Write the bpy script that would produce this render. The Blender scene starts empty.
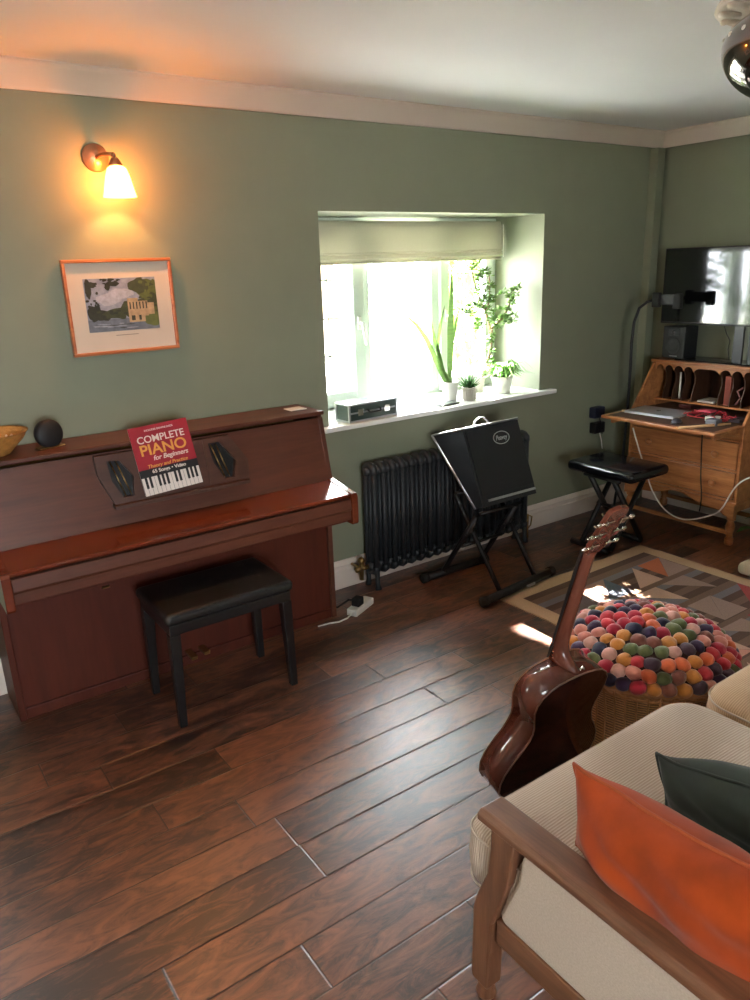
import bpy, bmesh, math, random
from mathutils import Vector, Matrix, Euler
from mathutils import noise as mnoise
random.seed(7)
PI = math.pi
sc = bpy.context.scene
C = sc.collection
V = Vector

# ------------------------------------------------------------ camera
cam_d = bpy.data.cameras.new('camera'); cam = bpy.data.objects.new('camera', cam_d); C.objects.link(cam)
Rw = Matrix(((.8150, -.1992, .5441), (-.5784, -.2248, .7842), (-.0338, -.9539, -.2985)))   # rows: world axes in (right, down, forward)
m = Matrix.Identity(4)
for i in range(3):
    m[i][0] = Rw[i][0]; m[i][1] = -Rw[i][1]; m[i][2] = -Rw[i][2]
m[0][3], m[1][3], m[2][3] = 0.0, -3.0788, 1.6
cam.matrix_world = m
cam_d.sensor_fit = 'HORIZONTAL'; cam_d.sensor_width = 36; cam_d.lens = 36 * 751 / 750
cam_d.clip_start = .05
sc.camera = cam

# ------------------------------------------------------------ world, sun, daylight
w = bpy.data.worlds.new('sky'); sc.world = w; w.use_nodes = True
bg = w.node_tree.nodes['Background']; bg.inputs[0].default_value = (.90, .95, 1, 1); bg.inputs[1].default_value = 34.0
SUN_DIR = V((.10, .68, .74)).normalized()          # towards the sun
sd = bpy.data.lights.new('sun', 'SUN'); sd.energy = 210; sd.angle = .009; sd.color = (1, .93, .8)
so = bpy.data.objects.new('sun', sd); C.objects.link(so); so.rotation_euler = SUN_DIR.to_track_quat('Z', 'Y').to_euler()
def area(name, loc, rot, sx, sy, e, col, portal=False):
    l = bpy.data.lights.new(name, 'AREA'); l.shape = 'RECTANGLE'; l.size = sx; l.size_y = sy; l.energy = e; l.color = col
    if portal: l.cycles.is_portal = True
    o = bpy.data.objects.new(name, l); C.objects.link(o); o.location = loc; o.rotation_euler = rot
    return o
area('window_portal', (2.64, .56, 1.25), (PI/2, 0, PI), 1.5, .9, 1, (1, 1, 1), True)
area('window_portal', (-.75, .56, 1.35), (PI/2, 0, PI), .9, 1.0, 1, (1, 1, 1), True)
area('window_portal', (-.25, -4.86, 1.35), (PI/2, 0, 0), 1.4, 1.2, 1, (1, 1, 1), True)
for o in [x for x in C.objects if x.type == 'LIGHT' and x.data.type == 'AREA']:
    # portals must look into the room
    if o.location.y > 0: o.rotation_euler = (-PI/2, 0, 0)
    else: o.rotation_euler = (PI/2, 0, 0)
vs = sc.view_settings; vs.view_transform = 'Standard'; vs.look = 'None'; vs.gamma = 1; vs.use_curve_mapping = False
vs.exposure = 0.48

# ------------------------------------------------------------ materials
def srgb(r, g, b):
    f = lambda c: (c/255/12.92) if c/255 <= .04045 else ((c/255+.055)/1.055)**2.4
    return (f(r), f(g), f(b), 1)
def new_mat(name):
    mt = bpy.data.materials.new(name); mt.use_nodes = True
    return mt, mt.node_tree.nodes, mt.node_tree.links, mt.node_tree.nodes['Principled BSDF']
def P(name, col, rough=.5, metal=0, var=.06, scale=20, bump=0, bscale=60, coat=0, spec=.5, sheen=0, stretch=(1, 1, 1), trans=0, emit=None):
    mt, N, L, b = new_mat(name)
    tc = N.new('ShaderNodeTexCoord'); mp = N.new('ShaderNodeMapping'); mp.inputs['Scale'].default_value = stretch
    L.new(tc.outputs['Object'], mp.inputs[0])
    nz = N.new('ShaderNodeTexNoise'); nz.inputs['Scale'].default_value = scale; nz.inputs['Detail'].default_value = 4
    L.new(mp.outputs[0], nz.inputs['Vector'])
    mx = N.new('ShaderNodeMix'); mx.data_type = 'RGBA'
    mx.inputs['A'].default_value = tuple(max(0, c*(1-var*2)) for c in col[:3]) + (1,)
    mx.inputs['B'].default_value = tuple(min(1, c*(1+var*2)) for c in col[:3]) + (1,)
    L.new(nz.outputs[0], mx.inputs['Factor']); L.new(mx.outputs['Result'], b.inputs['Base Color'])
    b.inputs['Roughness'].default_value = rough; b.inputs['Metallic'].default_value = metal
    b.inputs['Coat Weight'].default_value = coat; b.inputs['Coat Roughness'].default_value = .08
    b.inputs['Specular IOR Level'].default_value = spec; b.inputs['Sheen Weight'].default_value = sheen
    if bump:
        n2 = N.new('ShaderNodeTexNoise'); n2.inputs['Scale'].default_value = bscale; n2.inputs['Detail'].default_value = 5
        L.new(mp.outputs[0], n2.inputs['Vector'])
        bp = N.new('ShaderNodeBump'); bp.inputs['Strength'].default_value = bump; bp.inputs['Distance'].default_value = .005
        L.new(n2.outputs[0], bp.inputs['Height']); L.new(bp.outputs[0], b.inputs['Normal'])
    if emit:
        b.inputs['Emission Color'].default_value = emit[0]; b.inputs['Emission Strength'].default_value = emit[1]
    if trans:
        tr = N.new('ShaderNodeBsdfTranslucent'); L.new(mx.outputs['Result'], tr.inputs[0])
        ms = N.new('ShaderNodeMixShader'); ms.inputs[0].default_value = trans
        L.new(b.outputs[0], ms.inputs[1]); L.new(tr.outputs[0], ms.inputs[2]); L.new(ms.outputs[0], N['Material Output'].inputs[0])
    return mt
def wood(name, c1, c2, rough=.3, axis=0, grain=9, coat=0, spec=.5):
    mt, N, L, b = new_mat(name)
    tc = N.new('ShaderNodeTexCoord'); mp = N.new('ShaderNodeMapping')
    s = [grain]*3; s[axis] = grain*.09; mp.inputs['Scale'].default_value = s
    L.new(tc.outputs['Object'], mp.inputs[0])
    nz = N.new('ShaderNodeTexNoise'); nz.inputs['Scale'].default_value = 3; nz.inputs['Detail'].default_value = 6; nz.inputs['Distortion'].default_value = .6
    L.new(mp.outputs[0], nz.inputs['Vector'])
    n2 = N.new('ShaderNodeTexNoise'); n2.inputs['Scale'].default_value = 22; n2.inputs['Detail'].default_value = 2
    L.new(mp.outputs[0], n2.inputs['Vector'])
    ad = N.new('ShaderNodeMath'); ad.operation = 'MULTIPLY_ADD'; ad.inputs[1].default_value = .35; L.new(n2.outputs[0], ad.inputs[0])
    mu = N.new('ShaderNodeMath'); mu.operation = 'MULTIPLY'; mu.inputs[1].default_value = .8; L.new(nz.outputs[0], mu.inputs[0]); L.new(mu.outputs[0], ad.inputs[2])
    cr = N.new('ShaderNodeValToRGB'); cr.color_ramp.elements[0].position = .4; cr.color_ramp.elements[1].position = .72
    cr.color_ramp.elements[0].color = c1; cr.color_ramp.elements[1].color = c2
    L.new(ad.outputs[0], cr.inputs[0]); L.new(cr.outputs[0], b.inputs['Base Color'])
    b.inputs['Roughness'].default_value = rough; b.inputs['Coat Weight'].default_value = coat; b.inputs['Coat Roughness'].default_value = .06
    b.inputs['Specular IOR Level'].default_value = spec
    return mt

WALL = P('sage_green_paint', srgb(130, 134, 113), .55, var=.03, scale=6, bump=.12, bscale=25, spec=.35)
CEIL = P('ceiling_white_paint', srgb(232, 233, 236), .7, var=.015, scale=3)
TRIM = P('satin_white_paint', srgb(222, 210, 198), .4, var=.02, scale=5)
SILLM = P('gloss_white_sill', srgb(235, 235, 230), .25, var=.01)
UPVC = P('pale_window_frame', srgb(206, 216, 206), .35, var=.01)
BLIND = P('cream_blind_fabric', srgb(206, 202, 184), .9, var=.03, scale=200, trans=.2)
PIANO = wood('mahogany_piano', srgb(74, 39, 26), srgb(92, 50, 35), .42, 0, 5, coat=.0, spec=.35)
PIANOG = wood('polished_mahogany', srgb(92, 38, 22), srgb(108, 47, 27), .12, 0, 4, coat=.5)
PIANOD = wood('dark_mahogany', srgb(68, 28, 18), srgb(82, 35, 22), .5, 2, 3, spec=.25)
BLACKL = P('black_leatherette', srgb(17, 17, 18), .38, var=.1, bump=.2, bscale=150)
BLACKW = P('black_lacquered_wood', srgb(18, 17, 18), .35)
BLACKM = P('black_painted_metal', srgb(20, 22, 24), .4, metal=.3)
RADM = P('hazed_radiator_enamel', srgb(38, 42, 45), .5, var=.08)  # black enamel lifted towards grey-blue, haze put into the colour
BRASS = P('aged_brass', srgb(170, 140, 90), .3, metal=1)
CHROME = P('chrome', srgb(215, 212, 208), .12, metal=1, var=.01)
SILVER = P('brushed_aluminium', srgb(190, 192, 196), .35, metal=.8, var=.02)
BOARDD = wood('brown_desk_board', srgb(62, 35, 25), srgb(78, 46, 33), .4, 0, 5)
BLACKP = P('black_plastic', srgb(20, 20, 22), .4)
VINYL = P('black_textured_vinyl', srgb(24, 27, 31), .5, bump=.4, bscale=220, var=.1)
GRILL = P('black_grille_cloth', srgb(20, 23, 27), .6, var=.2, scale=300)
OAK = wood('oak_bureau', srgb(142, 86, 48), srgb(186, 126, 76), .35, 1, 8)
OAKD = wood('shaded_oak_interior', srgb(60, 36, 22), srgb(84, 52, 34), .5, 2, 8)  # oak darkened, the shade inside the bureau put into the colour
TEAK = wood('teak_arm', srgb(84, 52, 34), srgb(118, 78, 54), .36, 1, 9)
TEAKV = wood('teak_upright', srgb(84, 52, 34), srgb(118, 78, 54), .34, 2, 9)
GUITB = wood('dark_mahogany_guitar_back', srgb(46, 22, 18), srgb(58, 29, 23), .12, 1, 6, coat=.8)
GUITS = wood('mahogany_guitar_side', srgb(84, 40, 30), srgb(98, 50, 38), .15, 1, 4, coat=.8)
NECK = wood('satin_mahogany_neck', srgb(92, 46, 34), srgb(104, 56, 42), .25, 1, 9, coat=.3)
SPRUCE = wood('spruce_soundboard', srgb(196, 150, 96), srgb(214, 172, 118), .2, 2, 12)
EBONY = P('ebony', srgb(28, 22, 20), .4)
RUBBER = P('black_rubber', srgb(15, 15, 15), .7)
WHITEP = P('white_plastic', srgb(225, 222, 215), .35, var=.01)
CERAM = P('white_ceramic', srgb(226, 224, 216), .3, var=.02)
SOIL = P('potting_soil', srgb(60, 44, 32), .95, var=.3, scale=80, bump=.6)
LEAF = P('leaf_green', srgb(96, 142, 66), .4, var=.25, scale=30, trans=.4)
LEAFD = P('deep_leaf_green', srgb(70, 118, 60), .38, var=.25, scale=24, trans=.3)
STEM = P('woody_stem', srgb(132, 112, 86), .8, var=.2)
TAN = P('tan_linen', srgb(168, 140, 112), .9, var=.1, scale=120)
VELO = P('burnt_orange_velvet', srgb(142, 52, 4), .8, var=.38, scale=9, sheen=.12, spec=.15, bump=.4, bscale=14)
VELG = P('bottle_green_velvet', srgb(28, 38, 28), .75, var=.25, scale=8, sheen=.1, bump=.15, bscale=14)
PIPEO = P('orange_piping', srgb(150, 62, 14), .8)
RED = P('crimson_cover', srgb(150, 28, 44), .35, var=.03)
BLACKC = P('cover_black', srgb(26, 24, 26), .4)
WHITEC = P('cover_white', srgb(224, 214, 206), .4, var=.02)
GOLDC = P('cover_gold', srgb(222, 160, 70), .4, var=.02)
PAPER = P('white_paper', srgb(230, 226, 218), .8, var=.02)
REDW = P('red_cable', srgb(170, 40, 52), .5)
NAVY = P('navy_plastic', srgb(40, 46, 66), .5)

def glass_mat(name, refl=.06, tint=(1, 1, 1, 1)):
    mt, N, L, b = new_mat(name); N.remove(b)
    t = N.new('ShaderNodeBsdfTransparent'); t.inputs[0].default_value = tint
    g = N.new('ShaderNodeBsdfGlossy'); g.inputs['Roughness'].default_value = .02
    ms = N.new('ShaderNodeMixShader'); ms.inputs[0].default_value = refl
    L.new(t.outputs[0], ms.inputs[1]); L.new(g.outputs[0], ms.inputs[2]); L.new(ms.outputs[0], N['Material Output'].inputs[0])
    return mt
GLASS = glass_mat('window_glass')
PGLASS = glass_mat('picture_glass', .02)
mt, N, L, b = new_mat('tv_screen'); b.inputs['Base Color'].default_value = srgb(14, 16, 16); b.inputs['Roughness'].default_value = .07; b.inputs['Specular IOR Level'].default_value = .75
SCREEN = mt
# lamp shade glass: lets the bulb through and glows
mt, N, L, b = new_mat('amber_glass_shade'); N.remove(b)
t = N.new('ShaderNodeBsdfTransparent'); t.inputs[0].default_value = (1, .72, .38, 1)
e = N.new('ShaderNodeEmission'); e.inputs[0].default_value = (1, .52, .13, 1); e.inputs[1].default_value = 10
nz = N.new('ShaderNodeTexNoise'); nz.inputs['Scale'].default_value = 14
ms = N.new('ShaderNodeMixShader'); ms.inputs[0].default_value = .55
L.new(t.outputs[0], ms.inputs[1]); L.new(e.outputs[0], ms.inputs[2]); L.new(ms.outputs[0], N['Material Output'].inputs[0])
SHADE = mt
mt, N, L, b = new_mat('glowing_bulb'); N.remove(b)
t = N.new('ShaderNodeBsdfTransparent'); e = N.new('ShaderNodeEmission'); e.inputs[0].default_value = (1, .62, .25, 1); e.inputs[1].default_value = 30
ms = N.new('ShaderNodeMixShader'); ms.inputs[0].default_value = .4
L.new(t.outputs[0], ms.inputs[1]); L.new(e.outputs[0], ms.inputs[2]); L.new(ms.outputs[0], N['Material Output'].inputs[0])
BULB = mt

# floor planks
def floor_mat():
    mt, N, L, b = new_mat('walnut_plank_floor')
    tc = N.new('ShaderNodeTexCoord'); sp = N.new('ShaderNodeSeparateXYZ'); L.new(tc.outputs['Object'], sp.inputs[0])
    def M(op, a, bb=None, cc=None):
        n = N.new('ShaderNodeMath'); n.operation = op
        for i, x in enumerate((a, bb, cc)):
            if x is None: continue
            if isinstance(x, (int, float)): n.inputs[i].default_value = x
            else: L.new(x, n.inputs[i])
        return n.outputs[0]
    ry = M('DIVIDE', sp.outputs['Y'], .1467); row = M('FLOOR', ry); fy = M('FRACT', ry)
    wn = N.new('ShaderNodeTexWhiteNoise'); wn.noise_dimensions = '1D'; L.new(row, wn.inputs['W'])
    xx = M('ADD', M('DIVIDE', sp.outputs['X'], 1.1), M('MULTIPLY', wn.outputs['Value'], 5)); cell = M('FLOOR', xx); fx = M('FRACT', xx)
    cv = N.new('ShaderNodeCombineXYZ'); L.new(cell, cv.inputs[0]); L.new(row, cv.inputs[1])
    w2 = N.new('ShaderNodeTexWhiteNoise'); w2.noise_dimensions = '3D'; L.new(cv.outputs[0], w2.inputs['Vector'])
    # grain, shifted per plank
    mp = N.new('ShaderNodeMapping'); mp.inputs['Scale'].default_value = (1.6, 5.0, 1)
    va = N.new('ShaderNodeVectorMath'); va.operation = 'MULTIPLY_ADD'; va.inputs[1].default_value = (17, 13, 9)
    L.new(w2.outputs['Color'], va.inputs[0]); L.new(tc.outputs['Object'], va.inputs[2]); L.new(va.outputs[0], mp.inputs[0])
    n1 = N.new('ShaderNodeTexNoise'); n1.inputs['Scale'].default_value = 4.2; n1.inputs['Detail'].default_value = 10; n1.inputs['Roughness'].default_value = .68; n1.inputs['Distortion'].default_value = 1.3
    L.new(mp.outputs[0], n1.inputs['Vector'])
    v = M('ADD', M('MULTIPLY', n1.outputs[0], .85), M('MULTIPLY', w2.outputs['Value'], .16))
    cr = N.new('ShaderNodeValToRGB'); E = cr.color_ramp.elements
    E[0].position = .39; E[0].color = srgb(40, 22, 16); E[1].position = .62; E[1].color = srgb(124, 74, 50)
    k = E.new(.47); k.color = srgb(82, 46, 31)
    L.new(v, cr.inputs[0])
    # seams
    sy = M('MINIMUM', fy, M('SUBTRACT', 1, fy)); sx = M('MINIMUM', fx, M('SUBTRACT', 1, fx))
    seam = M('MAXIMUM', M('LESS_THAN', sy, .011), M('LESS_THAN', sx, .0016))
    mx = N.new('ShaderNodeMix'); mx.data_type = 'RGBA'; L.new(seam, mx.inputs['Factor']); L.new(cr.outputs[0], mx.inputs['A']); mx.inputs['B'].default_value = srgb(38, 24, 18)
    L.new(mx.outputs['Result'], b.inputs['Base Color'])
    n3 = N.new('ShaderNodeTexNoise'); n3.inputs['Scale'].default_value = 14; n3.inputs['Detail'].default_value = 8; n3.inputs['Distortion'].default_value = 1.5; L.new(mp.outputs[0], n3.inputs['Vector'])
    rr = N.new('ShaderNodeMapRange'); rr.inputs['To Min'].default_value = .30; rr.inputs['To Max'].default_value = .44; L.new(n3.outputs[0], rr.inputs[0])
    L.new(rr.outputs[0], b.inputs['Roughness']); b.inputs['Specular IOR Level'].default_value = 1.0
    h = M('SUBTRACT', M('MULTIPLY', n3.outputs[0], .35), M('MULTIPLY', M('SUBTRACT', 1, M('MINIMUM', 1, M('MINIMUM', M('MULTIPLY', sy, 35), M('MULTIPLY', sx, 260)))), .9))
    bp = N.new('ShaderNodeBump'); bp.inputs['Strength'].default_value = .5; bp.inputs['Distance'].default_value = .003
    L.new(h, bp.inputs['Height']); L.new(bp.outputs[0], b.inputs['Normal'])
    return mt
FLOORM = floor_mat()

def ribbed(name, c1, c2, axis, freq, bump=.5):
    mt, N, L, b = new_mat(name)
    tc = N.new('ShaderNodeTexCoord'); wv = N.new('ShaderNodeTexWave'); wv.bands_direction = axis; wv.inputs['Scale'].default_value = freq
    wv.inputs['Distortion'].default_value = .25; wv.inputs['Detail'].default_value = 1; wv.inputs['Detail Scale'].default_value = 3
    L.new(tc.outputs['Object'], wv.inputs['Vector'])
    mx = N.new('ShaderNodeMix'); mx.data_type = 'RGBA'; mx.inputs['A'].default_value = c1; mx.inputs['B'].default_value = c2
    L.new(wv.outputs['Fac'], mx.inputs['Factor']); L.new(mx.outputs['Result'], b.inputs['Base Color'])
    nz = N.new('ShaderNodeTexNoise'); nz.inputs['Scale'].default_value = 400; L.new(tc.outputs['Object'], nz.inputs['Vector'])
    ad = N.new('ShaderNodeMath'); ad.operation = 'MULTIPLY_ADD'; ad.inputs[1].default_value = .4; L.new(nz.outputs[0], ad.inputs[0]); L.new(wv.outputs['Fac'], ad.inputs[2])
    bp = N.new('ShaderNodeBump'); bp.inputs['Strength'].default_value = bump; bp.inputs['Distance'].default_value = .002
    L.new(ad.outputs[0], bp.inputs['Height']); L.new(bp.outputs[0], b.inputs['Normal'])
    b.inputs['Roughness'].default_value = .9; b.inputs['Sheen Weight'].default_value = .15
    return mt
CORD = ribbed('beige_corduroy', srgb(174, 152, 132), srgb(200, 180, 160), 'Y', 46)
CORDLIT = ribbed('warm_lit_corduroy', srgb(176, 142, 108), srgb(196, 164, 128), 'Y', 50)  # the same beige corduroy with warmer lighting put into its colour
PANELF = P('beige_upholstery', srgb(186, 168, 150), .9, var=.1, scale=250, bump=.3, bscale=400)
# wicker
def wicker(name):
    mt, N, L, b = new_mat(name)
    tc = N.new('ShaderNodeTexCoord'); wv = N.new('ShaderNodeTexWave'); wv.bands_direction = 'Z'; wv.inputs['Scale'].default_value = 34; wv.inputs['Distortion'].default_value = 1.5; wv.inputs['Detail Scale'].default_value = 6
    L.new(tc.outputs['Object'], wv.inputs['Vector'])
    cr = N.new('ShaderNodeValToRGB'); cr.color_ramp.elements[0].color = srgb(138, 88, 58); cr.color_ramp.elements[1].color = srgb(226, 166, 116); L.new(wv.outputs['Fac'], cr.inputs[0])
    L.new(cr.outputs[0], b.inputs['Base Color'])
    bp = N.new('ShaderNodeBump'); bp.inputs['Strength'].default_value = .8; bp.inputs['Distance'].default_value = .004; L.new(wv.outputs['Fac'], bp.inputs['Height']); L.new(bp.outputs[0], b.inputs['Normal'])
    b.inputs['Roughness'].default_value = .55
    return mt
WICK = wicker('woven_wicker')
CANE = P('wicker_rim', srgb(190, 130, 86), .5, var=.2, scale=60)

# ------------------------------------------------------------ mesh builder
class MB:
    def __init__(s): s.bm = bmesh.new(); s.mi = 0
    def _fin(s, vs_, fs, M=None, smooth=False):
        if M is not None: bmesh.ops.transform(s.bm, matrix=M, verts=vs_)
        for f in fs: f.smooth = smooth; f.material_index = s.mi
        return s
    def box(s, a, b, M=None, bev=0):
        x0, y0, z0 = a; x1, y1, z1 = b
        r = bmesh.ops.create_cube(s.bm, size=1, matrix=Matrix.Translation(((x0+x1)/2, (y0+y1)/2, (z0+z1)/2)) @ Matrix.Diagonal((abs(x1-x0), abs(y1-y0), abs(z1-z0), 1)))
        vs_ = r['verts']; fs = list({f for v in vs_ for f in v.link_faces})
        if bev:
            es = list({e for v in vs_ for e in v.link_edges})
            rr = bmesh.ops.bevel(s.bm, geom=es, offset=bev, segments=2, affect='EDGES', profile=.5)
            vs_ = list({v for f in rr['faces'] for v in f.verts} | {v for v in vs_ if v.is_valid})
            fs = list({f for v in vs_ for f in v.link_faces})
        return s._fin(vs_, fs, M)
    def prism(s, pts, axis, a, b, M=None, smooth=False):
        """polygon in the plane normal to axis (0: pts=(y,z), 1: pts=(x,z), 2: pts=(x,y)) from a to b"""
        def mk(p, t):
            return {0: (t, p[0], p[1]), 1: (p[0], t, p[1]), 2: (p[0], p[1], t)}[axis]
        A = [s.bm.verts.new(mk(p, a)) for p in pts]; B = [s.bm.verts.new(mk(p, b)) for p in pts]
        fs = []
        n = len(pts)
        c1 = s.bm.faces.new(A[::-1]); c2 = s.bm.faces.new(B)
        sides = [s.bm.faces.new((A[i], A[(i+1) % n], B[(i+1) % n], B[i])) for i in range(n)]
        s._fin(A+B, [c1, c2], M); s._fin([], sides, None, smooth)
        bmesh.ops.recalc_face_normals(s.bm, faces=[c1, c2]+sides)
        return s
    def tube(s, pts, r, seg=8, M=None, closed=False, flat=1.0):
        pts = [V(p) for p in pts]; n = len(pts); rs = r if isinstance(r, (list, tuple)) else [r]*n
        rings = []; up = None
        for i, p in enumerate(pts):
            if closed: d = pts[(i+1) % n]-pts[i-1]
            else: d = pts[min(i+1, n-1)]-pts[max(i-1, 0)]
            d = d.normalized() if d.length > 1e-9 else V((0, 0, 1))
            if up is None: up = V((0, 0, 1)) if abs(d.z) < .9 else V((1, 0, 0))
            sd_ = d.cross(up).normalized(); up = sd_.cross(d).normalized()
            rings.append([s.bm.verts.new(p + rs[i]*(math.cos(2*PI*k/seg)*sd_ + flat*math.sin(2*PI*k/seg)*up)) for k in range(seg)])
        fs = []
        for i in range(n if closed else n-1):
            A, B = rings[i], rings[(i+1) % n]
            for k in range(seg): fs.append(s.bm.faces.new((A[k], A[(k+1) % seg], B[(k+1) % seg], B[k])))
        if not closed: fs.append(s.bm.faces.new(rings[0][::-1])); fs.append(s.bm.faces.new(rings[-1]))
        bmesh.ops.recalc_face_normals(s.bm, faces=fs)
        return s._fin([v for R_ in rings for v in R_], fs, M, True)
    def lathe(s, prof, c=(0, 0, 0), seg=32, M=None, smooth=True, close=True):
        """prof: list of (r, z)"""
        rings = []
        for r, z in prof:
            if r < 1e-6: rings.append([s.bm.verts.new((c[0], c[1], c[2]+z))])
            else: rings.append([s.bm.verts.new((c[0]+r*math.cos(2*PI*k/seg), c[1]+r*math.sin(2*PI*k/seg), c[2]+z)) for k in range(seg)])
        fs = []
        for A, B in zip(rings, rings[1:]):
            for k in range(seg):
                j = (k+1) % seg
                if len(A) == 1 and len(B) > 1: fs.append(s.bm.faces.new((A[0], B[j], B[k])))
                elif len(B) == 1 and len(A) > 1: fs.append(s.bm.faces.new((A[k], A[j], B[0])))
                elif len(A) > 1: fs.append(s.bm.faces.new((A[k], A[j], B[j], B[k])))
        if close:
            if len(rings[0]) > 1: fs.append(s.bm.faces.new(rings[0][::-1]))
            if len(rings[-1]) > 1: fs.append(s.bm.faces.new(rings[-1]))
        bmesh.ops.recalc_face_normals(s.bm, faces=fs)
        return s._fin([v for R_ in rings for v in R_], fs, M, smooth)
    def ball(s, c, r, sc_=(1, 1, 1), sub=2, M=None):
        Q = Matrix.Translation(c) @ Matrix.Diagonal((r*sc_[0], r*sc_[1], r*sc_[2], 1))
        rr = bmesh.ops.create_icosphere(s.bm, subdivisions=sub, radius=1, matrix=Q)
        vs_ = rr['verts']; return s._fin(vs_, list({f for v in vs_ for f in v.link_faces}), M, True)
    def poly(s, pts, M=None, smooth=False):
        vs_ = [s.bm.verts.new(p) for p in pts]; f = s.bm.faces.new(vs_); return s._fin(vs_, [f], M, smooth)
    def obj(s, name, mat, parent=None, bevel=0, M=None, solid=0, sub=0):
        me = bpy.data.meshes.new(name); 
        if M is not None: bmesh.ops.transform(s.bm, matrix=M, verts=s.bm.verts)
        s.bm.to_mesh(me); s.bm.free()
        for q in (mat if isinstance(mat, (list, tuple)) else [mat]): me.materials.append(q)
        o = bpy.data.objects.new(name, me); C.objects.link(o)
        if parent: o.parent = parent; o.matrix_parent_inverse = Matrix.Identity(4)
        if solid: q = o.modifiers.new('solid', 'SOLIDIFY'); q.thickness = solid
        if bevel:
            q = o.modifiers.new('bevel', 'BEVEL'); q.width = bevel; q.segments = 2; q.limit_method = 'ANGLE'; q.angle_limit = math.radians(40)
        if sub: q = o.modifiers.new('sub', 'SUBSURF'); q.levels = sub; q.render_levels = sub
        return o
def tag(o, label, cat, group=None):
    o['label'] = label; o['category'] = cat
    if group: o['group'] = group
    return o
def struct(o): o['kind'] = 'structure'; return o
def thing(name, label, cat, loc=(0, 0, 0), group=None, M=None):
    o = bpy.data.objects.new(name, None); C.objects.link(o)
    if M is not None: o.matrix_world = M
    else: o.location = loc
    o.empty_display_size = .05
    return tag(o, label, cat, group)
def copy_tree(o, parent=None):
    c = o.copy(); C.objects.link(c)
    if parent: c.parent = parent
    for ch in list(o.children): copy_tree(ch, c)
    return c
def T(*a): return Matrix.Translation(a)
def Rx(a): return Matrix.Rotation(a, 4, 'X')
def Ry(a): return Matrix.Rotation(a, 4, 'Y')
def Rz(a): return Matrix.Rotation(a, 4, 'Z')
def text_mesh(txt, size, align='CENTER', depth=.0006, bold=0, shear=0, sx=1):
    cu = bpy.data.curves.new('t', 'FONT'); cu.body = txt; cu.size = size; cu.align_x = align; cu.extrude = depth; cu.offset = bold; cu.shear = shear
    o = bpy.data.objects.new('t', cu); C.objects.link(o)
    dg = bpy.context.evaluated_depsgraph_get(); dg.update()
    me = bpy.data.meshes.new_from_object(o.evaluated_get(dg)); bpy.data.objects.remove(o); bpy.data.curves.remove(cu)
    if sx != 1: me.transform(Matrix.Diagonal((sx, 1, 1, 1)))
    return me
def text_obj(name, items, mats, parent, M):
    """items: (text, size, x, y, matindex, bold, shear, sx); all go to one mesh"""
    bm = bmesh.new()
    for txt, size, x, y, mi, bold, shear, sx in items:
        me = text_mesh(txt, size, bold=bold, shear=shear, sx=sx); me.transform(T(x, y, 0)); n0 = len(bm.faces)
        bm.from_mesh(me); bm.faces.ensure_lookup_table()
        for f in bm.faces[n0:]: f.material_index = mi
        bpy.data.meshes.remove(me)
    me = bpy.data.meshes.new(name); bmesh.ops.transform(bm, matrix=M, verts=bm.verts); bm.to_mesh(me); bm.free()
    for q in mats: me.materials.append(q)
    o = bpy.data.objects.new(name, me); C.objects.link(o); o.parent = parent
    return o

# ------------------------------------------------------------ room shell
XL, XR, YB, ZC = -1.6, 4.37, -4.8, 2.31
W1 = (1.88, 3.35, .835, 1.84); W2 = (-1.2, -.3, .835, 1.85); WT = .52
struct(MB().box((XL-.3, YB-.3, -.12), (XR+.3, WT, 0)).obj('floor', FLOORM))
struct(MB().box((XL-.3, YB-.3, ZC), (XR+.3, WT, ZC+.15)).obj('ceiling', CEIL))
b_ = MB()
for x0, x1, z0, z1 in ((XL, W2[0], 0, ZC), (W2[0], W2[1], 0, W2[2]), (W2[0], W2[1], W2[3], ZC), (W2[1], W1[0], 0, ZC), (W1[0], W1[1], 0, W1[2]), (W1[0], W1[1], W1[3], ZC), (W1[1], XR, 0, ZC)):
    b_.box((x0, 0, z0), (x1, WT, z1))
struct(b_.obj('wall_front', WALL))
struct(MB().box((XR, YB, 0), (XR+.25, WT, ZC)).obj('wall_right', WALL))
struct(MB().box((XL-.25, YB, 0), (XL, WT, ZC)).obj('wall_left', WALL))
W3 = (-.9, .4, .8, 1.9)
b_ = MB()
for x0, x1, z0, z1 in ((XL, W3[0], 0, ZC), (W3[0], W3[1], 0, W3[2]), (W3[0], W3[1], W3[3], ZC), (W3[1], XR, 0, ZC)):
    b_.box((x0, YB-.25, z0), (x1, YB, z1))
struct(b_.obj('wall_rear', WALL))
# pipe boxing in the far corner
struct(MB().box((XR-.11, -.055, 0), (XR-.04, -.0, ZC-.095)).obj('trim_3', WALL))
# cornice
def cornice(p, axis, a, b, flip=1):
    prof = [(0, ZC-.088), (.012, ZC-.088), (.016, ZC-.078), (.03, ZC-.05), (.045, ZC-.018), (.055, ZC-.008), (.055, ZC), (0, ZC)]
    return [(p + flip*u, z) for u, z in prof], axis, a, b
struct(MB().prism(*cornice(0, 0, XL, XR, -1)).obj('trim_1', TRIM))
struct(MB().prism(*cornice(XR, 1, YB, 0, -1)).obj('trim_2', TRIM))
# skirtings
def skirt(p, flip):
    prof = [(0, 0), (.018, 0), (.018, .095), (.013, .100), (.013, .118), (.017, .124), (.010, .140), (.006, .148), (0, .15)]
    return [(p+flip*u, z) for u, z in prof]
struct(MB().prism(skirt(0, -1), 0, XL, XR-.11).obj('baseboard_front', TRIM))
struct(MB().prism(skirt(XR, -1), 1, YB, -.056).obj('baseboard_right', TRIM))
struct(MB().prism(skirt(XL, 1), 1, YB, -.02).obj('baseboard_left', TRIM))

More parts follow.
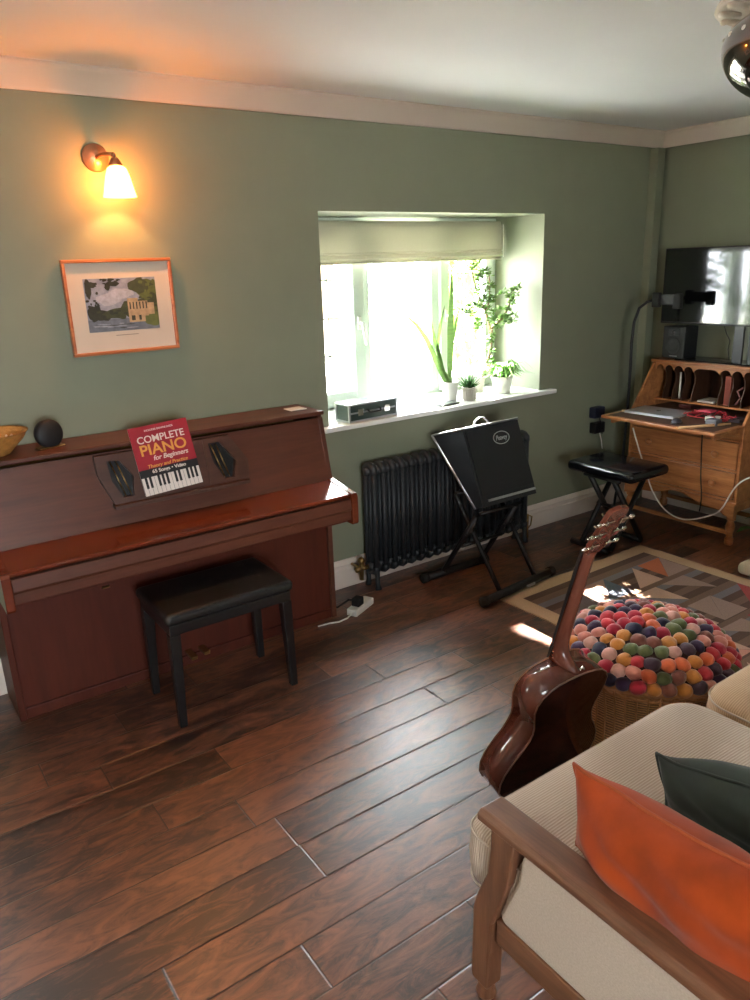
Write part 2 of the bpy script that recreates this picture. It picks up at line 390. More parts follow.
# ------------------------------------------------------------ windows
YF = .38
def window(name, W, bars, casements, y=YF, face=-1, sill=None):
    root = bpy.data.objects.new(name, None); C.objects.link(root); struct(root)
    x0, x1, z0, z1 = W; d = .06
    f = MB()
    f.box((x0, y, z0), (x0+.05, y+d, z1)); f.box((x1-.05, y, z0), (x1, y+d, z1)); f.box((x0+.05, y, z0), (x1-.05, y+d, z0+.05)); f.box((x0+.05, y, z1-.05), (x1-.05, y+d, z1))
    for bx in bars: f.box((bx-.03, y, z0+.05), (bx+.03, y+d, z1-.05))
    f.obj('frame', UPVC, root, bevel=.004)
    edges = [x0+.05] + [q for bx in bars for q in (bx-.03, bx+.03)] + [x1-.05]
    for i in range(0, len(edges), 2):
        a, b2 = edges[i], edges[i+1]; k = i//2
        if k in casements:
            sw = casements[k]; s_ = MB()
            s_.box((a-.012, y-.025, z0+.038), (a+sw, y+.03, z1-.04)); s_.box((b2-sw, y-.025, z0+.038), (b2+.012, y+.03, z1-.04))
            s_.box((a+sw, y-.025, z0+.038), (b2-sw, y+.03, z0+.05+sw)); s_.box((a+sw, y-.025, z1-.05-sw), (b2-sw, y+.03, z1-.04))
            so_ = s_.obj('sash', UPVC, root, bevel=.005)
            MB().box((a+sw, y+.0, z0+.05+sw), (b2-sw, y+.006, z1-.05-sw)).obj('pane', GLASS, so_)
            # slim lead-style glazing bars
            g = MB()
            n = max(1, round((z1-z0)/.4))
            for q in range(1, n+1): zz = z0+.05+sw+(z1-z0-.1-2*sw)*q/(n+1); g.box((a+sw, y-.002, zz-.004), (b2-sw, y+.008, zz+.004))
            g.box(((a+b2)/2-.004, y-.002, z0+.05+sw), ((a+b2)/2+.004, y+.008, z1-.05-sw))
            g.obj('glazing_bar', UPVC, so_)
            hx = b2-sw/2 if k == 0 else a+sw/2
            h = MB(); h.box((hx-.012, y-.036, 1.27), (hx+.012, y-.025, 1.34), bev=.003); h.tube([(hx, y-.036, 1.305), (hx, y-.06, 1.305)], .008); h.tube([(hx, y-.06, 1.31), (hx+.01, y-.062, 1.25), (hx+.02, y-.06, 1.19)], [.009, .008, .007])
            h.obj('handle', CERAM, so_)
        else:
            MB().box((a, y+.02, z0+.05), (b2, y+.026, z1-.05)).obj('pane', GLASS, root)
    if sill:
        MB().box(sill[0], sill[1]).obj('window_board', SILLM, root, bevel=.006)
    return root
window('window_1', W1, [2.38, 2.875], {0: .062, 2: .055}, sill=((W1[0]-.05, -.05, .835), (W1[1]+.10, 0, .86)))
MB().box((W1[0], 0, .835), (W1[1], YF, .86)).obj('window_board', SILLM, bpy.data.objects['window_1'])
window('window_2', W2, [-.75], {0: .055, 1: .055}, sill=((W2[0]-.05, -.05, .835), (W2[1]+.05, 0, .86)))
MB().box((W2[0], 0, .835), (W2[1], YF, .86)).obj('window_board', SILLM, bpy.data.objects['window_2'])
# unseen window behind the camera, added to let in fill daylight
r3 = bpy.data.objects.new('fill_window', None); C.objects.link(r3); struct(r3)
f = MB(); x0, x1, z0, z1 = W3; y = YB-.16
for a, b2 in ((x0, x0+.09), (x1-.09, x1), ((x0+x1)/2-.08, (x0+x1)/2+.08)): f.box((a, y, z0), (b2, y+.06, z1))
f.box((x0, y, z0), (x1, y+.06, z0+.12)); f.box((x0, y, z1-.09), (x1, y+.06, z1)); f.obj('frame', UPVC, r3)
MB().box((x0+.05, y+.02, z0+.1), (x1-.05, y+.026, z1-.05)).obj('pane', GLASS, r3)

# ------------------------------------------------------------ roman blind
t = thing('roman_blind', 'cream fabric roman blind pulled up over the top of the window', 'blind', (2.615, .33, 1.82))
bx0, bx1 = -.72, .695
b_ = MB()
prof = [(-.012, 0), (-.028, -.004), (-.034, -.03), (-.036, -.09), (-.040, -.155), (-.045, -.163), (-.036, -.168), (-.044, -.178), (-.050, -.188), (-.042, -.193), (-.03, -.2), (-.044, -.207), (-.04, -.214), (-.012, -.212)]
b_.prism(prof, 0, bx0, bx1)
b_.obj('folded_fabric', BLIND, t)
MB().box((bx0, -.012, -.03), (bx1, .012, 0)).obj('headrail', WHITEP, t)
MB().tube([(bx1-.004, -.052, -.02), (bx1-.004, -.056, -.1), (bx1-.004, -.056, -.2)], .002, 6).obj('pull_cord', PAPER, t)

# ------------------------------------------------------------ floor outside, hedge and trees
GRASS = P('whitened_lawn', srgb(222, 224, 208), .9, var=.08, scale=4)  # lawn whitened to look overexposed and bounce neutral light indoors
GLEAF = P('garden_leaf', srgb(112, 136, 62), .5, var=.3, scale=3, trans=.4)
BARK = P('bark', srgb(90, 76, 62), .9, var=.2)
PAVE = P('pale_paving', srgb(232, 230, 226), .8, var=.08, scale=3)
struct(MB().box((-14, WT, -.4), (22, 30, -.25)).obj('ground', GRASS))
struct(MB().box((-4, WT, -.25), (10, 3.2, -.2)).obj('terrace', PAVE))
struct(MB().box((-12, -22, -.4), (14, YB-.25, -.25)).obj('ground', PAVE))
def leaf_cloud(b, n, gen, size, keep=None):
    k = 0; tries = 0
    while k < n and tries < n*6:
        tries += 1; p = V(gen())
        if keep and not keep(p): continue
        s_ = size*random.uniform(.6, 1.3)
        q = Euler((random.uniform(0, PI), random.uniform(0, PI), random.uniform(0, 2*PI))).to_matrix()
        b.poly([p+q@V(c) for c in ((-s_, 0, 0), (0, -s_*.5, .1*s_), (s_*1.1, 0, 0), (0, s_*.5, .1*s_))]); k += 1
# canopy that shades the window, with the gaps the sun spots come through
SPOTS = [((2.40, -.90, 0), .016), ((2.47, -.86, 0), .006), ((2.36, -1.03, 0), .010), ((2.44, -1.08, 0), .012), ((2.30, -.97, 0), .004), ((2.52, -1.0, 0), .003), ((2.46, -1.17, 0), .014), ((2.33, -1.13, 0), .004),
         ((2.76, -.92, 0), .012), ((3.02, -.84, 0), .034), ((3.14, -.92, 0), .036), ((3.26, -.98, 0), .024), ((2.84, -.80, 0), .026), ((2.92, -.86, 0), .024), ((2.97, -.98, 0), .020), ((2.84, -1.02, 0), .012), ((3.32, -.86, 0), .006), ((3.38, -.98, 0), .004), ((2.90, -1.0, 0), .006), ((3.42, -1.12, 0), .008)]
def sunlit(p):
    for (sx, sy, sz), r in SPOTS:
        q = p-V((sx, sy, sz)); d = (q-SUN_DIR*q.dot(SUN_DIR)).length
        if d < r+.060: return False
    return True
t = thing('garden_tree', 'leafy garden tree outside the window throwing dappled shade', 'tree', (2.9, 4.6, -.25))
cen = V((2.6, -.2, 1.2)) + SUN_DIR*5.4
b_ = MB()
u_ = SUN_DIR.cross(V((0, 0, 1))).normalized(); v_ = u_.cross(SUN_DIR).normalized()
def gen():
    a, c_, d = random.uniform(-1.35, 1.35), random.uniform(-.95, .12), random.uniform(-.3, .3)
    return cen+u_*a+v_*c_+SUN_DIR*d
leaf_cloud(b_, 6500, gen, .085, sunlit)
b_.obj('foliage', GLEAF, t, M=T(-2.9, -4.6, .25))
MB().tube([(2.0, 0, 0), (1.9, 0, 1.5), (1.5, -.1, 3.4), (.6, -.3, 5.2)], [.14, .12, .09, .03]).obj('trunk', BARK, t)
def shrub(name, label, c, r, n, cat='shrub', size=.06, group=None):
    t = thing(name, label, cat, (c[0], c[1], -.25), group)
    b = MB()
    def g():
        while True:
            q = V([random.uniform(-1, 1) for _ in range(3)])
            if .35 < q.length < 1: return (q.x*r[0], q.y*r[1], q.z*r[2]+c[2]+.25)
    leaf_cloud(b, n, g, size); b.obj('foliage', GLEAF, t)
    s_ = MB()
    for k in range(5):
        a = k*1.256; s_.tube([(0.05*math.cos(a), .05*math.sin(a), 0), (r[0]*.3*math.cos(a), r[1]*.3*math.sin(a), c[2]*.5+.2), (r[0]*.6*math.cos(a+.4), r[1]*.6*math.sin(a+.4), c[2]+.25+r[2]*.4)], [.03, .02, .008], 6)
    s_.obj('branch', BARK, t)
    return t
shrub('garden_shrub', 'yellow-green leafy shrub close outside the right-hand casement', (5.15, 2.3, 1.2), (.62, .6, .9), 1000, size=.075)
shrub('garden_shrub', 'small low green shrub outside the left-hand casement', (3.35, 3.1, .35), (.4, .4, .4), 260, size=.05)

# ------------------------------------------------------------ piano
PX0, PX1 = .286, 1.70
t = thing('upright_piano', 'red-brown mahogany upright piano with a closed lid against the green wall', 'piano', ((PX0+PX1)/2, -.15, 0))
O = T(-(PX0+PX1)/2, .15, 0)
YT, YBm = -.225, -.305           # front panel, top and bottom
for sx, x in ((0, PX0), (1, PX1-.024)):
    b_ = MB(); b_.prism([(-.012, 0), (-.275, 0), (-.275, .53), (-.33, .66), (-.30, .70), (-.243, .962), (-.225, .975), (-.012, .975)], 0, x, x+.024)
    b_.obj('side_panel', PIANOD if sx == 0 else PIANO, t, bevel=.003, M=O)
b_ = MB(); b_.prism([(YT-.012, .962), (YBm-.004, .69), (YBm+.016, .69), (YT+.008, .962)], 0, PX0+.024, PX1-.024); b_.obj('upper_front_panel', PIANO, t, M=O)
b_ = MB(); b_.box((PX0-.004, YT-.026, .975), (PX1+.004, -.012, .993)); b_.obj('top_lid', PIANO, t, bevel=.004, M=O)
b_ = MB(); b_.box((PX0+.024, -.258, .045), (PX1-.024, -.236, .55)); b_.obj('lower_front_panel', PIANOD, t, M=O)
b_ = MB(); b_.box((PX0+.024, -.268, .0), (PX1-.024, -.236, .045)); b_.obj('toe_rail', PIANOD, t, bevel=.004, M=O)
# key lid, sloping, and its front fall
b_ = MB(); b_.prism([(-.312, .692), (-.312, .676), (-.485, .650), (-.492, .661), (-.488, .667)], 0, PX0+.03, PX1-.03); b_.obj('key_lid', PIANOG, t, bevel=.002, M=O)
b_ = MB(); b_.prism([(-.462, .645), (-.492, .645), (-.497, .60), (-.490, .592), (-.490, .552), (-.462, .552)], 0, PX0+.03, PX1-.03); b_.obj('fall_board', PIANO, t, bevel=.003, M=O)
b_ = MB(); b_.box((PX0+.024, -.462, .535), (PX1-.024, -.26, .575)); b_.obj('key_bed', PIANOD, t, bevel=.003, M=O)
for x in (PX0, PX1-.03):
    b_ = MB(); b_.prism([(-.30, .53), (-.495, .53), (-.502, .54), (-.502, .655), (-.495, .668), (-.31, .697), (-.30, .697)], 0, x, x+.03)
    b_.obj('key_cheek', PIANOG, t, bevel=.003, M=O)
MB().box((.60, -.5025, .536), (.625, -.49, .5405)).obj('hinge', BRASS, t, M=O)
for dx in (-.06, 0, .06): MB().prism([(.96+dx-.012, .055), (.96+dx+.012, .055), (.96+dx+.014, .070), (.96+dx-.014, .070)], 1, -.34+(.01 if dx else 0), -.26).obj('pedal', BRASS, t, bevel=.002, M=O)
b_ = MB(); b_.ball((PX1-.055, -.262, .80), .012, (1, .5, 1)); b_.obj('lock_button', PIANOD, t, M=O)
# music desk
def on_panel(x, z, off):          # a point off mm in front of the sloping panel
    f_ = (z-.69)/(.962-.69); y_ = YBm-.004 + f_*(YT-.012-YBm+.004); return V((x, y_-off, z))
def slope_pt(x, z, off): return on_panel(x, z, off)
def panel_prism(b, pts, o0, o1):
    A = [b.bm.verts.new(on_panel(x, z, o0)) for x, z in pts]; B = [b.bm.verts.new(on_panel(x, z, o1)) for x, z in pts]; n = len(pts)
    fs = [b.bm.faces.new(A), b.bm.faces.new(B[::-1])]+[b.bm.faces.new((A[i], A[(i+1) % n], B[(i+1) % n], B[i])) for i in range(n)]
    bmesh.ops.recalc_face_normals(b.bm, faces=fs)
    for f in fs: f.material_index = b.mi
mx0, mx1 = .695, 1.315
def desk_half(side):
    X = (lambda u: mx0+u) if side < 0 else (lambda u: mx1-u)
    b = MB()
    hol = [(.045, .932), (.083, .922), (.112, .868), (.105, .80), (.075, .795)]
    out = [(0, .957), (0, .885), (.045, .765), (.14, .765), (.14, .957)]
    # ring between outline and the hexagonal opening, as strips
    O_ = [(.0, .957), (.14, .957), (.14, .87), (.14, .765), (.045, .765), (0, .885)]
    I_ = [(.040, .935), (.088, .930), (.130, .865), (.118, .795), (.078, .795), (.046, .86)]
    for i in range(6):
        j = (i+1) % 6
        panel_prism(b, [(X(O_[i][0]), O_[i][1]), (X(O_[j][0]), O_[j][1]), (X(I_[j][0]), I_[j][1]), (X(I_[i][0]), I_[i][1])], .004, .026)
    return b
desk_half(-1).obj('desk_wing', BOARDD, t, M=O)
b_ = MB()
O_ = [(1.12, .957), (1.235, .957), (1.300, .85), (1.288, .765), (1.12, .765), (1.12, .86)]
I_ = [(1.140, .938), (1.190, .938), (1.245, .855), (1.226, .79), (1.185, .79), (1.150, .86)]
for i in range(6): j = (i+1) % 6; panel_prism(b_, [O_[i], O_[j], I_[j], I_[i]], .004, .026)
b_.obj('desk_wing', BOARDD, t, M=O)
b_ = MB(); panel_prism(b_, [(mx0+.14, .957), (1.12, .957), (1.12, .765), (mx0+.14, .765)], .004, .024); b_.obj('desk_board', BOARDD, t, M=O)
b_ = MB(); panel_prism(b_, [(mx0+.035, .775), (1.285, .775), (1.285, .760), (mx0+.035, .760)], .004, .045); b_.obj('desk_ledge', BOARDD, t, bevel=.002, M=O)
for X in (mx0, 1.10):
    for u0 in (.055, .077):
        MB().tube([on_panel(X+u0, .930, .014), on_panel(X+u0+.034, .797, .014)], .0026, 6).obj('desk_spindle', BRASS, t, M=O)
    b_ = MB(); panel_prism(b_, [(X+.03, .942), (X+.10, .942), (X+.148, .86), (X+.13, .785), (X+.07, .785), (X+.035, .86)], .0005, .003); b_.obj('desk_backing', BLACKW, t, M=O)

# book: red piano tutor, sitting on the ledge
bk = thing('music_book', 'crimson beginner piano tutor with keyboard along its foot, open face forward on the music desk', 'book', (0, 0, 0))
BW, BH = .235, .262
p0 = on_panel(.852, .785, .034); p1 = on_panel(.852+BW, .785, .034)
upv = (on_panel(.87, .96, .028)-on_panel(.87, .777, .034)); upv.x = -.06*upv.length; upv.normalize()
rt = V((1, 0, 0)); rt = (rt-upv*rt.dot(upv)).normalized(); nn = rt.cross(upv)
BM_ = Matrix(((rt.x, upv.x, nn.x, p0.x), (rt.y, upv.y, nn.y, p0.y), (rt.z, upv.z, nn.z, p0.z), (0, 0, 0, 1)))
bk.matrix_world = BM_
MB().box((0, 0, -.006), (BW, BH, 0)).obj('page_block', PAPER, bk)
MB().box((-.001, -.001, 0), (BW+.001, BH+.001, .0008)).obj('red_cover', RED, bk)
b_ = MB(); b_.box((-.001, -.001, .0008), (BW+.001, .098, .0012)); b_.mi = 1
for k in range(14): b_.box((BW*k/14+.0006, -.001, .0012), (BW*(k+1)/14-.0006, .068, .0016))
b_.mi = 0
for k in range(14):
    if k % 7 in (0, 1, 3, 4, 5): x = BW*(k+1)/14; b_.box((x-.0048, .026, .0016), (x+.0048, .068, .0022))
b_.obj('keyboard_picture', [BLACKC, WHITEC], bk)
c = BW/2
text_obj('cover_lettering', [('COMPLETE', .038, c, .198, 0, .0005, 0, 1.02), ('PIANO', .058, c, .151, 1, .001, 0, 1.08), ('for Beginners', .026, c+.02, .127, 0, .0004, .25, 1.0), ('Theory and Practice', .019, c, .101, 1, .0003, .2, 1.05), ('65 Songs • Video', .019, c, .080, 0, .0004, 0, 1.05), ('INCLUDES DOWNLOADS', .010, c, .241, 0, .0002, 0, 1)], [WHITEC, GOLDC], bk, T(0, 0, .0018))

# things on the piano lid
PT = .993
t = thing('wooden_bowl', 'round golden woven bowl of odds and ends at the left end of the piano lid', 'bowl', (.385, -.135, PT))
prof = [(.0, .004), (.045, 0), (.055, .004), (.075, .025), (.105, .055), (.122, .082), (.126, .084), (.118, .080), (.098, .05), (.07, .022), (.04, .012), (0, .012)]
BOWLM = P('golden_basketry', srgb(176, 128, 66), .5, var=.25, scale=50, bump=.5, bscale=120)
MB().lathe(prof, seg=40, close=False).obj('shell', BOWLM, t)
b_ = MB()
for k in range(8): a = k*.785; b_.tube([(.03*math.cos(a), .03*math.sin(a), .02), (.07*math.cos(a+.6), .07*math.sin(a+.6), .06+.01*(k % 3))], .004, 6)
tag(b_.obj('pencil_stub', P('pale_trinket', srgb(210, 190, 180), .5)), 'small pale sticks and trinkets heaped inside the golden bowl', 'trinkets')
o = bpy.data.objects['pencil_stub']; o.location = (.385, -.135, PT); o['kind'] = 'stuff'
t = thing('smart_speaker', 'black fabric disc-shaped speaker standing beside the golden bowl', 'speaker', (.577, -.14, PT))
b_ = MB(); b_.lathe([(0, -.02), (.042, -.02), (.051, -.012), (.052, .012), (.043, .02), (0, .02)], seg=40, M=T(0, 0, .052) @ Rz(.35) @ Rx(PI/2-.12)); b_.obj('disc_body', GRILL, t)
b_ = MB(); b_.box((-.05, -.02, 0), (.05, .02, .007), bev=.003, M=Rz(.3)); b_.obj('base_strip', BRASS, t)
tag(MB().box((1.59, -.16, PT), (1.67, -.09, PT+.003)).obj('paper_note', PAPER), 'small white paper note at the right end of the piano lid', 'paper')

# ------------------------------------------------------------ piano stool
t = thing('piano_stool', 'black padded duet stool with square legs in front of the piano', 'stool', (1.0, -.535, 0))
hx, hy = .255, .168
b_ = MB(); b_.box((-hx+.012, -hy+.012, .37), (hx-.012, hy-.012, .41)); b_.obj('seat_frame', BLACKW, t, bevel=.003)
b_ = MB(); b_.box((-hx, -hy, .41), (hx, hy, .455)); o = b_.obj('seat', BLACKL, t); q = o.modifiers.new('b', 'BEVEL'); q.width = .018; q.segments = 4
for sx in (-1, 1):
    for sy in (-1, 1):
        b_ = MB(); x, y = sx*(hx-.03), sy*(hy-.03)
        A = [(x-.02, y-.02, .37), (x+.02, y-.02, .37), (x+.02, y+.02, .37), (x-.02, y+.02, .37)]; ox, oy = sx*.008, sy*.006
        Bv = [(x-.014+ox, y-.014+oy, 0), (x+.014+ox, y-.014+oy, 0), (x+.014+ox, y+.014+oy, 0), (x-.014+ox, y+.014+oy, 0)]
        va = [b_.bm.verts.new(p) for p in A]; vb = [b_.bm.verts.new(p) for p in Bv]
        b_.bm.faces.new(va); b_.bm.faces.new(vb[::-1])
        for i in range(4): b_.bm.faces.new((va[i], vb[i], vb[(i+1) % 4], va[(i+1) % 4]))
        bmesh.ops.recalc_face_normals(b_.bm, faces=b_.bm.faces)
        b_.obj('leg', BLACKW, t, bevel=.003)

# ------------------------------------------------------------ framed picture (print drawn with procedural shapes)
t = thing('framed_picture', 'landscape print with cream mount in a thin copper-brown frame under the wall lamp', 'picture', (.951, -.004, 1.478))
FR = wood('copper_brown_frame', srgb(150, 82, 44), srgb(186, 112, 64), .3, 0, 12)
pw, ph = .212, .179
b_ = MB(); fr = .013
b_.box((-pw, -.022, -ph), (pw, 0, -ph+fr)); b_.box((-pw, -.022, ph-fr), (pw, 0, ph)); b_.box((-pw, -.022, -ph+fr), (-pw+fr, 0, ph-fr)); b_.box((pw-fr, -.022, -ph+fr), (pw, 0, ph-fr)); b_.obj('frame', FR, t, bevel=.003)
MB().box((-pw+fr, -.010, -ph+fr), (pw-fr, -.004, ph-fr)).obj('mount', P('cream_mount', srgb(214, 200, 182), .8, var=.02), t)
b_ = MB(); ix0, ix1, iz0, iz1 = -.140, .140, -.092, .108
cols = [srgb(150, 156, 172), srgb(110, 118, 130), srgb(66, 74, 44), srgb(96, 106, 50), srgb(186, 160, 124), srgb(50, 54, 40), srgb(176, 178, 190)]
pm = [P('print_colour', c_, .6, var=.25, scale=60) for c_ in cols]
yy = -.0105
def flat(x0, x1, z0, z1, mi, d=0): b_.mi = mi; b_.poly([(x0, yy-d, z0), (x1, yy-d, z0), (x1, yy-d, z1), (x0, yy-d, z1)])
flat(ix0, ix1, iz0, iz1, 0); flat(ix0, ix1, iz0, -.045, 1, .0002)
def blob(cx, cz, rx, rz, mi, d):
    b_.mi = mi; pts = []
    for k in range(16):
        a = k*PI/8; rr = random.uniform(.8, 1.1); pts.append((max(ix0, min(ix1, cx+rx*rr*math.cos(a))), yy-d, max(iz0, min(iz1, cz+rz*rr*math.sin(a)))))
    b_.poly(pts)
blob(-.05, .03, .05, .025, 6, .0002); blob(.0, .05, .05, .02, 6, .00025)
d_ = .0003
for cx, cz, rx, rz, mi in ((-.11, -.02, .03, .03, 5), (-.08, -.03, .045, .022, 5), (-.03, -.025, .05, .022, 2), (.02, -.01, .03, .03, 2), (.11, .055, .05, .05, 3), (.07, .075, .04, .03, 2), (.13, .0, .03, .05, 2), (.12, -.05, .04, .03, 3), (-.125, .07, .012, .04, 5), (-.11, .085, .02, .012, 5), (-.03, .087, .03, .010, 5), (-.05, .075, .012, .012, 5), (.1, .01, .05, .02, 2)):
    blob(cx, cz, rx, rz, mi, d_); d_ += .00004
for k in range(90):
    q = random.random()
    if q < .3: blob(random.uniform(.07, .14), random.uniform(-.02, .105), random.uniform(.004, .012), random.uniform(.003, .009), random.choice((2, 3, 3)), d_)
    elif q < .5: blob(random.uniform(-.135, -.09), random.uniform(.0, .10), random.uniform(.003, .008), random.uniform(.003, .006), 5, d_)
    elif q < .65: blob(random.uniform(-.08, .0), random.uniform(.085, .105), random.uniform(.003, .010), random.uniform(.002, .005), 5, d_)
    elif q < .8: blob(random.uniform(-.12, .02), random.uniform(-.05, -.01), random.uniform(.005, .014), random.uniform(.003, .008), random.choice((2, 5)), d_)
    else: blob(random.uniform(-.12, .1), random.uniform(-.088, -.06), random.uniform(.01, .03), .0015, random.choice((0, 6, 5)), d_)
    d_ += .00001
for x0, x1, z0, z1 in ((.02, .062, -.04, .03), (.062, .10, -.04, .018), (.10, .125, -.035, .01), (.02, .085, -.062, -.04)): flat(x0, x1, z0, z1, 4, d_)
for k in range(6): x = .027+k*.013; flat(x, x+.005, -.012, .015, 5, d_+.0001)
flat(.03, .045, -.055, -.036, 5, d_+.0001); flat(.06, .07, -.055, -.036, 5, d_+.0001)
b_.obj('print', pm, t)
MB().box((-.04, -.0104, -.110), (.05, -.01, -.107)).obj('caption_line', P('faint_pencil', srgb(150, 140, 128), .8), t)
MB().box((-pw+fr, -.0155, -ph+fr), (pw-fr, -.0145, ph-fr)).obj('glazing', PGLASS, t)

# ------------------------------------------------------------ wall lamp
t = thing('wall_lamp', 'lit brass wall lamp with a bell-shaped amber glass shade above the picture', 'lamp', (.925, 0, 2.015))
LBR = P('copper_lamp_metal', srgb(168, 126, 100), .35, metal=.7)
b_ = MB(); b_.lathe([(0, 0), (.046, 0), (.050, .004), (.046, .009), (.034, .013), (.028, .02), (0, .022)], seg=36, M=Rx(PI/2)); b_.obj('backplate', LBR, t)
b_ = MB(); b_.tube([(0, -.018, 0), (.012, -.05, .006), (.03, -.085, .005), (.036, -.10, -.004)], .007, 10); b_.lathe([(0, .01), (.012, .008), (.024, -.012), (.027, -.02), (0, -.02)], (.038, -.105, -.018), 24); b_.ball((.036, -.1, .0), .010); b_.obj('arm', LBR, t)
b_ = MB(); b_.lathe([(.020, 0), (.034, -.010), (.043, -.035), (.050, -.065), (.055, -.09), (.060, -.108)], (.040, -.108, -.036), 36, close=False); b_.obj('shade', SHADE, t)
b_ = MB(); b_.lathe([(0, 0), (.012, -.005), (.017, -.03), (.023, -.05), (.018, -.07), (0, -.078)], (.040, -.108, -.036), 20); b_.obj('bulb', BULB, t)
pl = bpy.data.lights.new('lamp_light', 'POINT'); pl.energy = 21.0; pl.color = (1, .36, .08); pl.shadow_soft_size = .015
po = bpy.data.objects.new('lamp_light', pl); C.objects.link(po); po.location = (.965, -.108, 1.937)

# ------------------------------------------------------------ ceiling lamp and rose
ccx, ccy = 2.60, -1.86
t = thing('ceiling_rose', 'white plaster ceiling rose with scrolled leaves above the pendant', 'ceiling rose', (2.56, -1.81, ZC))
PLAST = P('white_plaster', srgb(206, 198, 186), .7, var=.03)
b_ = MB(); b_.lathe([(0, 0), (.31, 0), (.315, -.012), (.30, -.018), (.27, -.012), (.22, -.014), (.12, -.022), (.06, -.035), (0, -.035)], seg=64); b_.obj('plate', PLAST, t)
b_ = MB()
for k in range(20):
    a = 2*PI*k/20; pts = []
    for j in range(9):
        q = j/8; ang = q*4.5; rr = .035*(1-q*.75); pts.append(V((.262+rr*math.cos(ang), rr*math.sin(ang), -.022-.010*math.sin(q*PI))))
    b_.tube([Rz(a) @ p for p in pts], [.010-.006*j/8 for j in range(9)], 6)
for k in range(10):
    a = 2*PI*(k+.5)/10; b_.tube([Rz(a) @ V(p) for p in ((.20, -.01, -.02), (.15, .015, -.045), (.10, 0, -.04), (.07, -.01, -.03))], [.012, .02, .014, .006], 6)
b_.obj('scrollwork', PLAST, t)
t = thing('pendant_lamp', 'smoky chrome bowl pendant lamp with round holes hanging at the top right', 'lamp', (2.2, -1.80, ZC))
# bowl
SMOKE = P('smoked_chrome', srgb(120, 112, 108), .07, metal=1, var=.01)
zb = -.150
b_ = MB()
t.location = (ccx-.265, ccy+.01, ZC)
R0 = .198
prof = [(.03, .085)]+[(.03+(R0-.03)*math.sin(k*PI/24), -.01+.095*math.cos(k*PI/24)) for k in range(1, 12)]+[(R0*math.cos(k*PI/32), -.01-.150*math.sin(k*PI/32)) for k in range(0, 17)]
b_.lathe(prof, (0, 0, zb), 96, close=False); b_.obj('bowl', SMOKE, t, solid=-.003)
HOLE = P('bright_hole', srgb(235, 232, 228), .35)
for k in range(20):
    a = 2*PI*k/20; MB().ball((.192*math.cos(a), .192*math.sin(a), zb+.012), .0085, (1, 1, 1), 2).obj('rivet', HOLE, t)
MB().tube([(0, 0, zb+.08), (0, 0, 0)], .01, 12).obj('stem', CHROME, t)
b_ = MB(); b_.lathe([(0, 0), (.05, 0), (.045, -.025), (0, -.035)]); b_.obj('canopy', CHROME, t)

# ------------------------------------------------------------ radiator
t = thing('column_radiator', 'black cast-iron column radiator on the wall under the window', 'radiator', (2.035, -.105, 0))
NS, PIT = 19, .0595
SEC = MB()
zt, zb_ = .655, .085
for yy_ in (-.036, 0, .036):
    SEC.tube([(0, yy_, zb_+.03), (0, yy_, zt-.03)], .0145, 8)
SEC.tube([(0, -.036, zt-.04), (0, -.034, zt-.018), (0, -.02, zt-.006), (0, 0, zt-.002), (0, .02, zt-.006), (0, .034, zt-.018), (0, .036, zt-.04)], .019, 8)
SEC.tube([(0, -.036, zb_+.04), (0, -.034, zb_+.018), (0, -.02, zb_+.008), (0, 0, zb_+.004), (0, .02, zb_+.008), (0, .034, zb_+.018), (0, .036, zb_+.04)], .019, 8)
SEC.tube([(-PIT/2, 0, zt-.03), (PIT/2, 0, zt-.03)], .022, 10); SEC.tube([(-PIT/2, 0, zb_+.035), (PIT/2, 0, zb_+.035)], .022, 10)
s0 = SEC.obj('radiator_section', RADM, t)
for k in range(1, NS):
    c_ = s0.copy(); C.objects.link(c_); c_.parent = t; c_.location = (k*PIT, 0, 0)
for k in (0, NS-1):
    b_ = MB()
    for yy_ in (-.036, .036): b_.tube([(k*PIT, yy_, .11), (k*PIT, yy_*1.15, .03), (k*PIT, yy_*1.3, 0)], [.015, .012, .018], 8)
    b_.obj('foot', RADM, t)
b_ = MB(); b_.tube([(-.03, 0, .12), (-.07, 0, .12)], .012, 10); b_.tube([(-.07, 0, .06), (-.07, 0, .15)], .013, 10); b_.ball((-.07, 0, .165), .019); b_.tube([(-.07, 0, .12), (-.07, .092, .12)], .008, 8); b_.tube([(-.105, 0, .12), (-.07, 0, .12)], .014, 10); b_.obj('valve', BRASS, t)
b_ = MB(); xx = (NS-1)*PIT
b_.tube([(xx+.03, 0, .12), (xx+.06, 0, .12)], .012, 10); b_.tube([(xx+.06, 0, 0), (xx+.06, 0, .15)], .010, 10); b_.tube([(xx+.035, -.02, .16), (xx+.07, -.03, .14), (xx+.06, -.03, .09), (xx+.05, -.02, .07)], .004, 6); b_.obj('valve', BRASS, t)
MB().ball((-.022, 0, zt-.03), .008).obj('bleed_screw', CHROME, t)

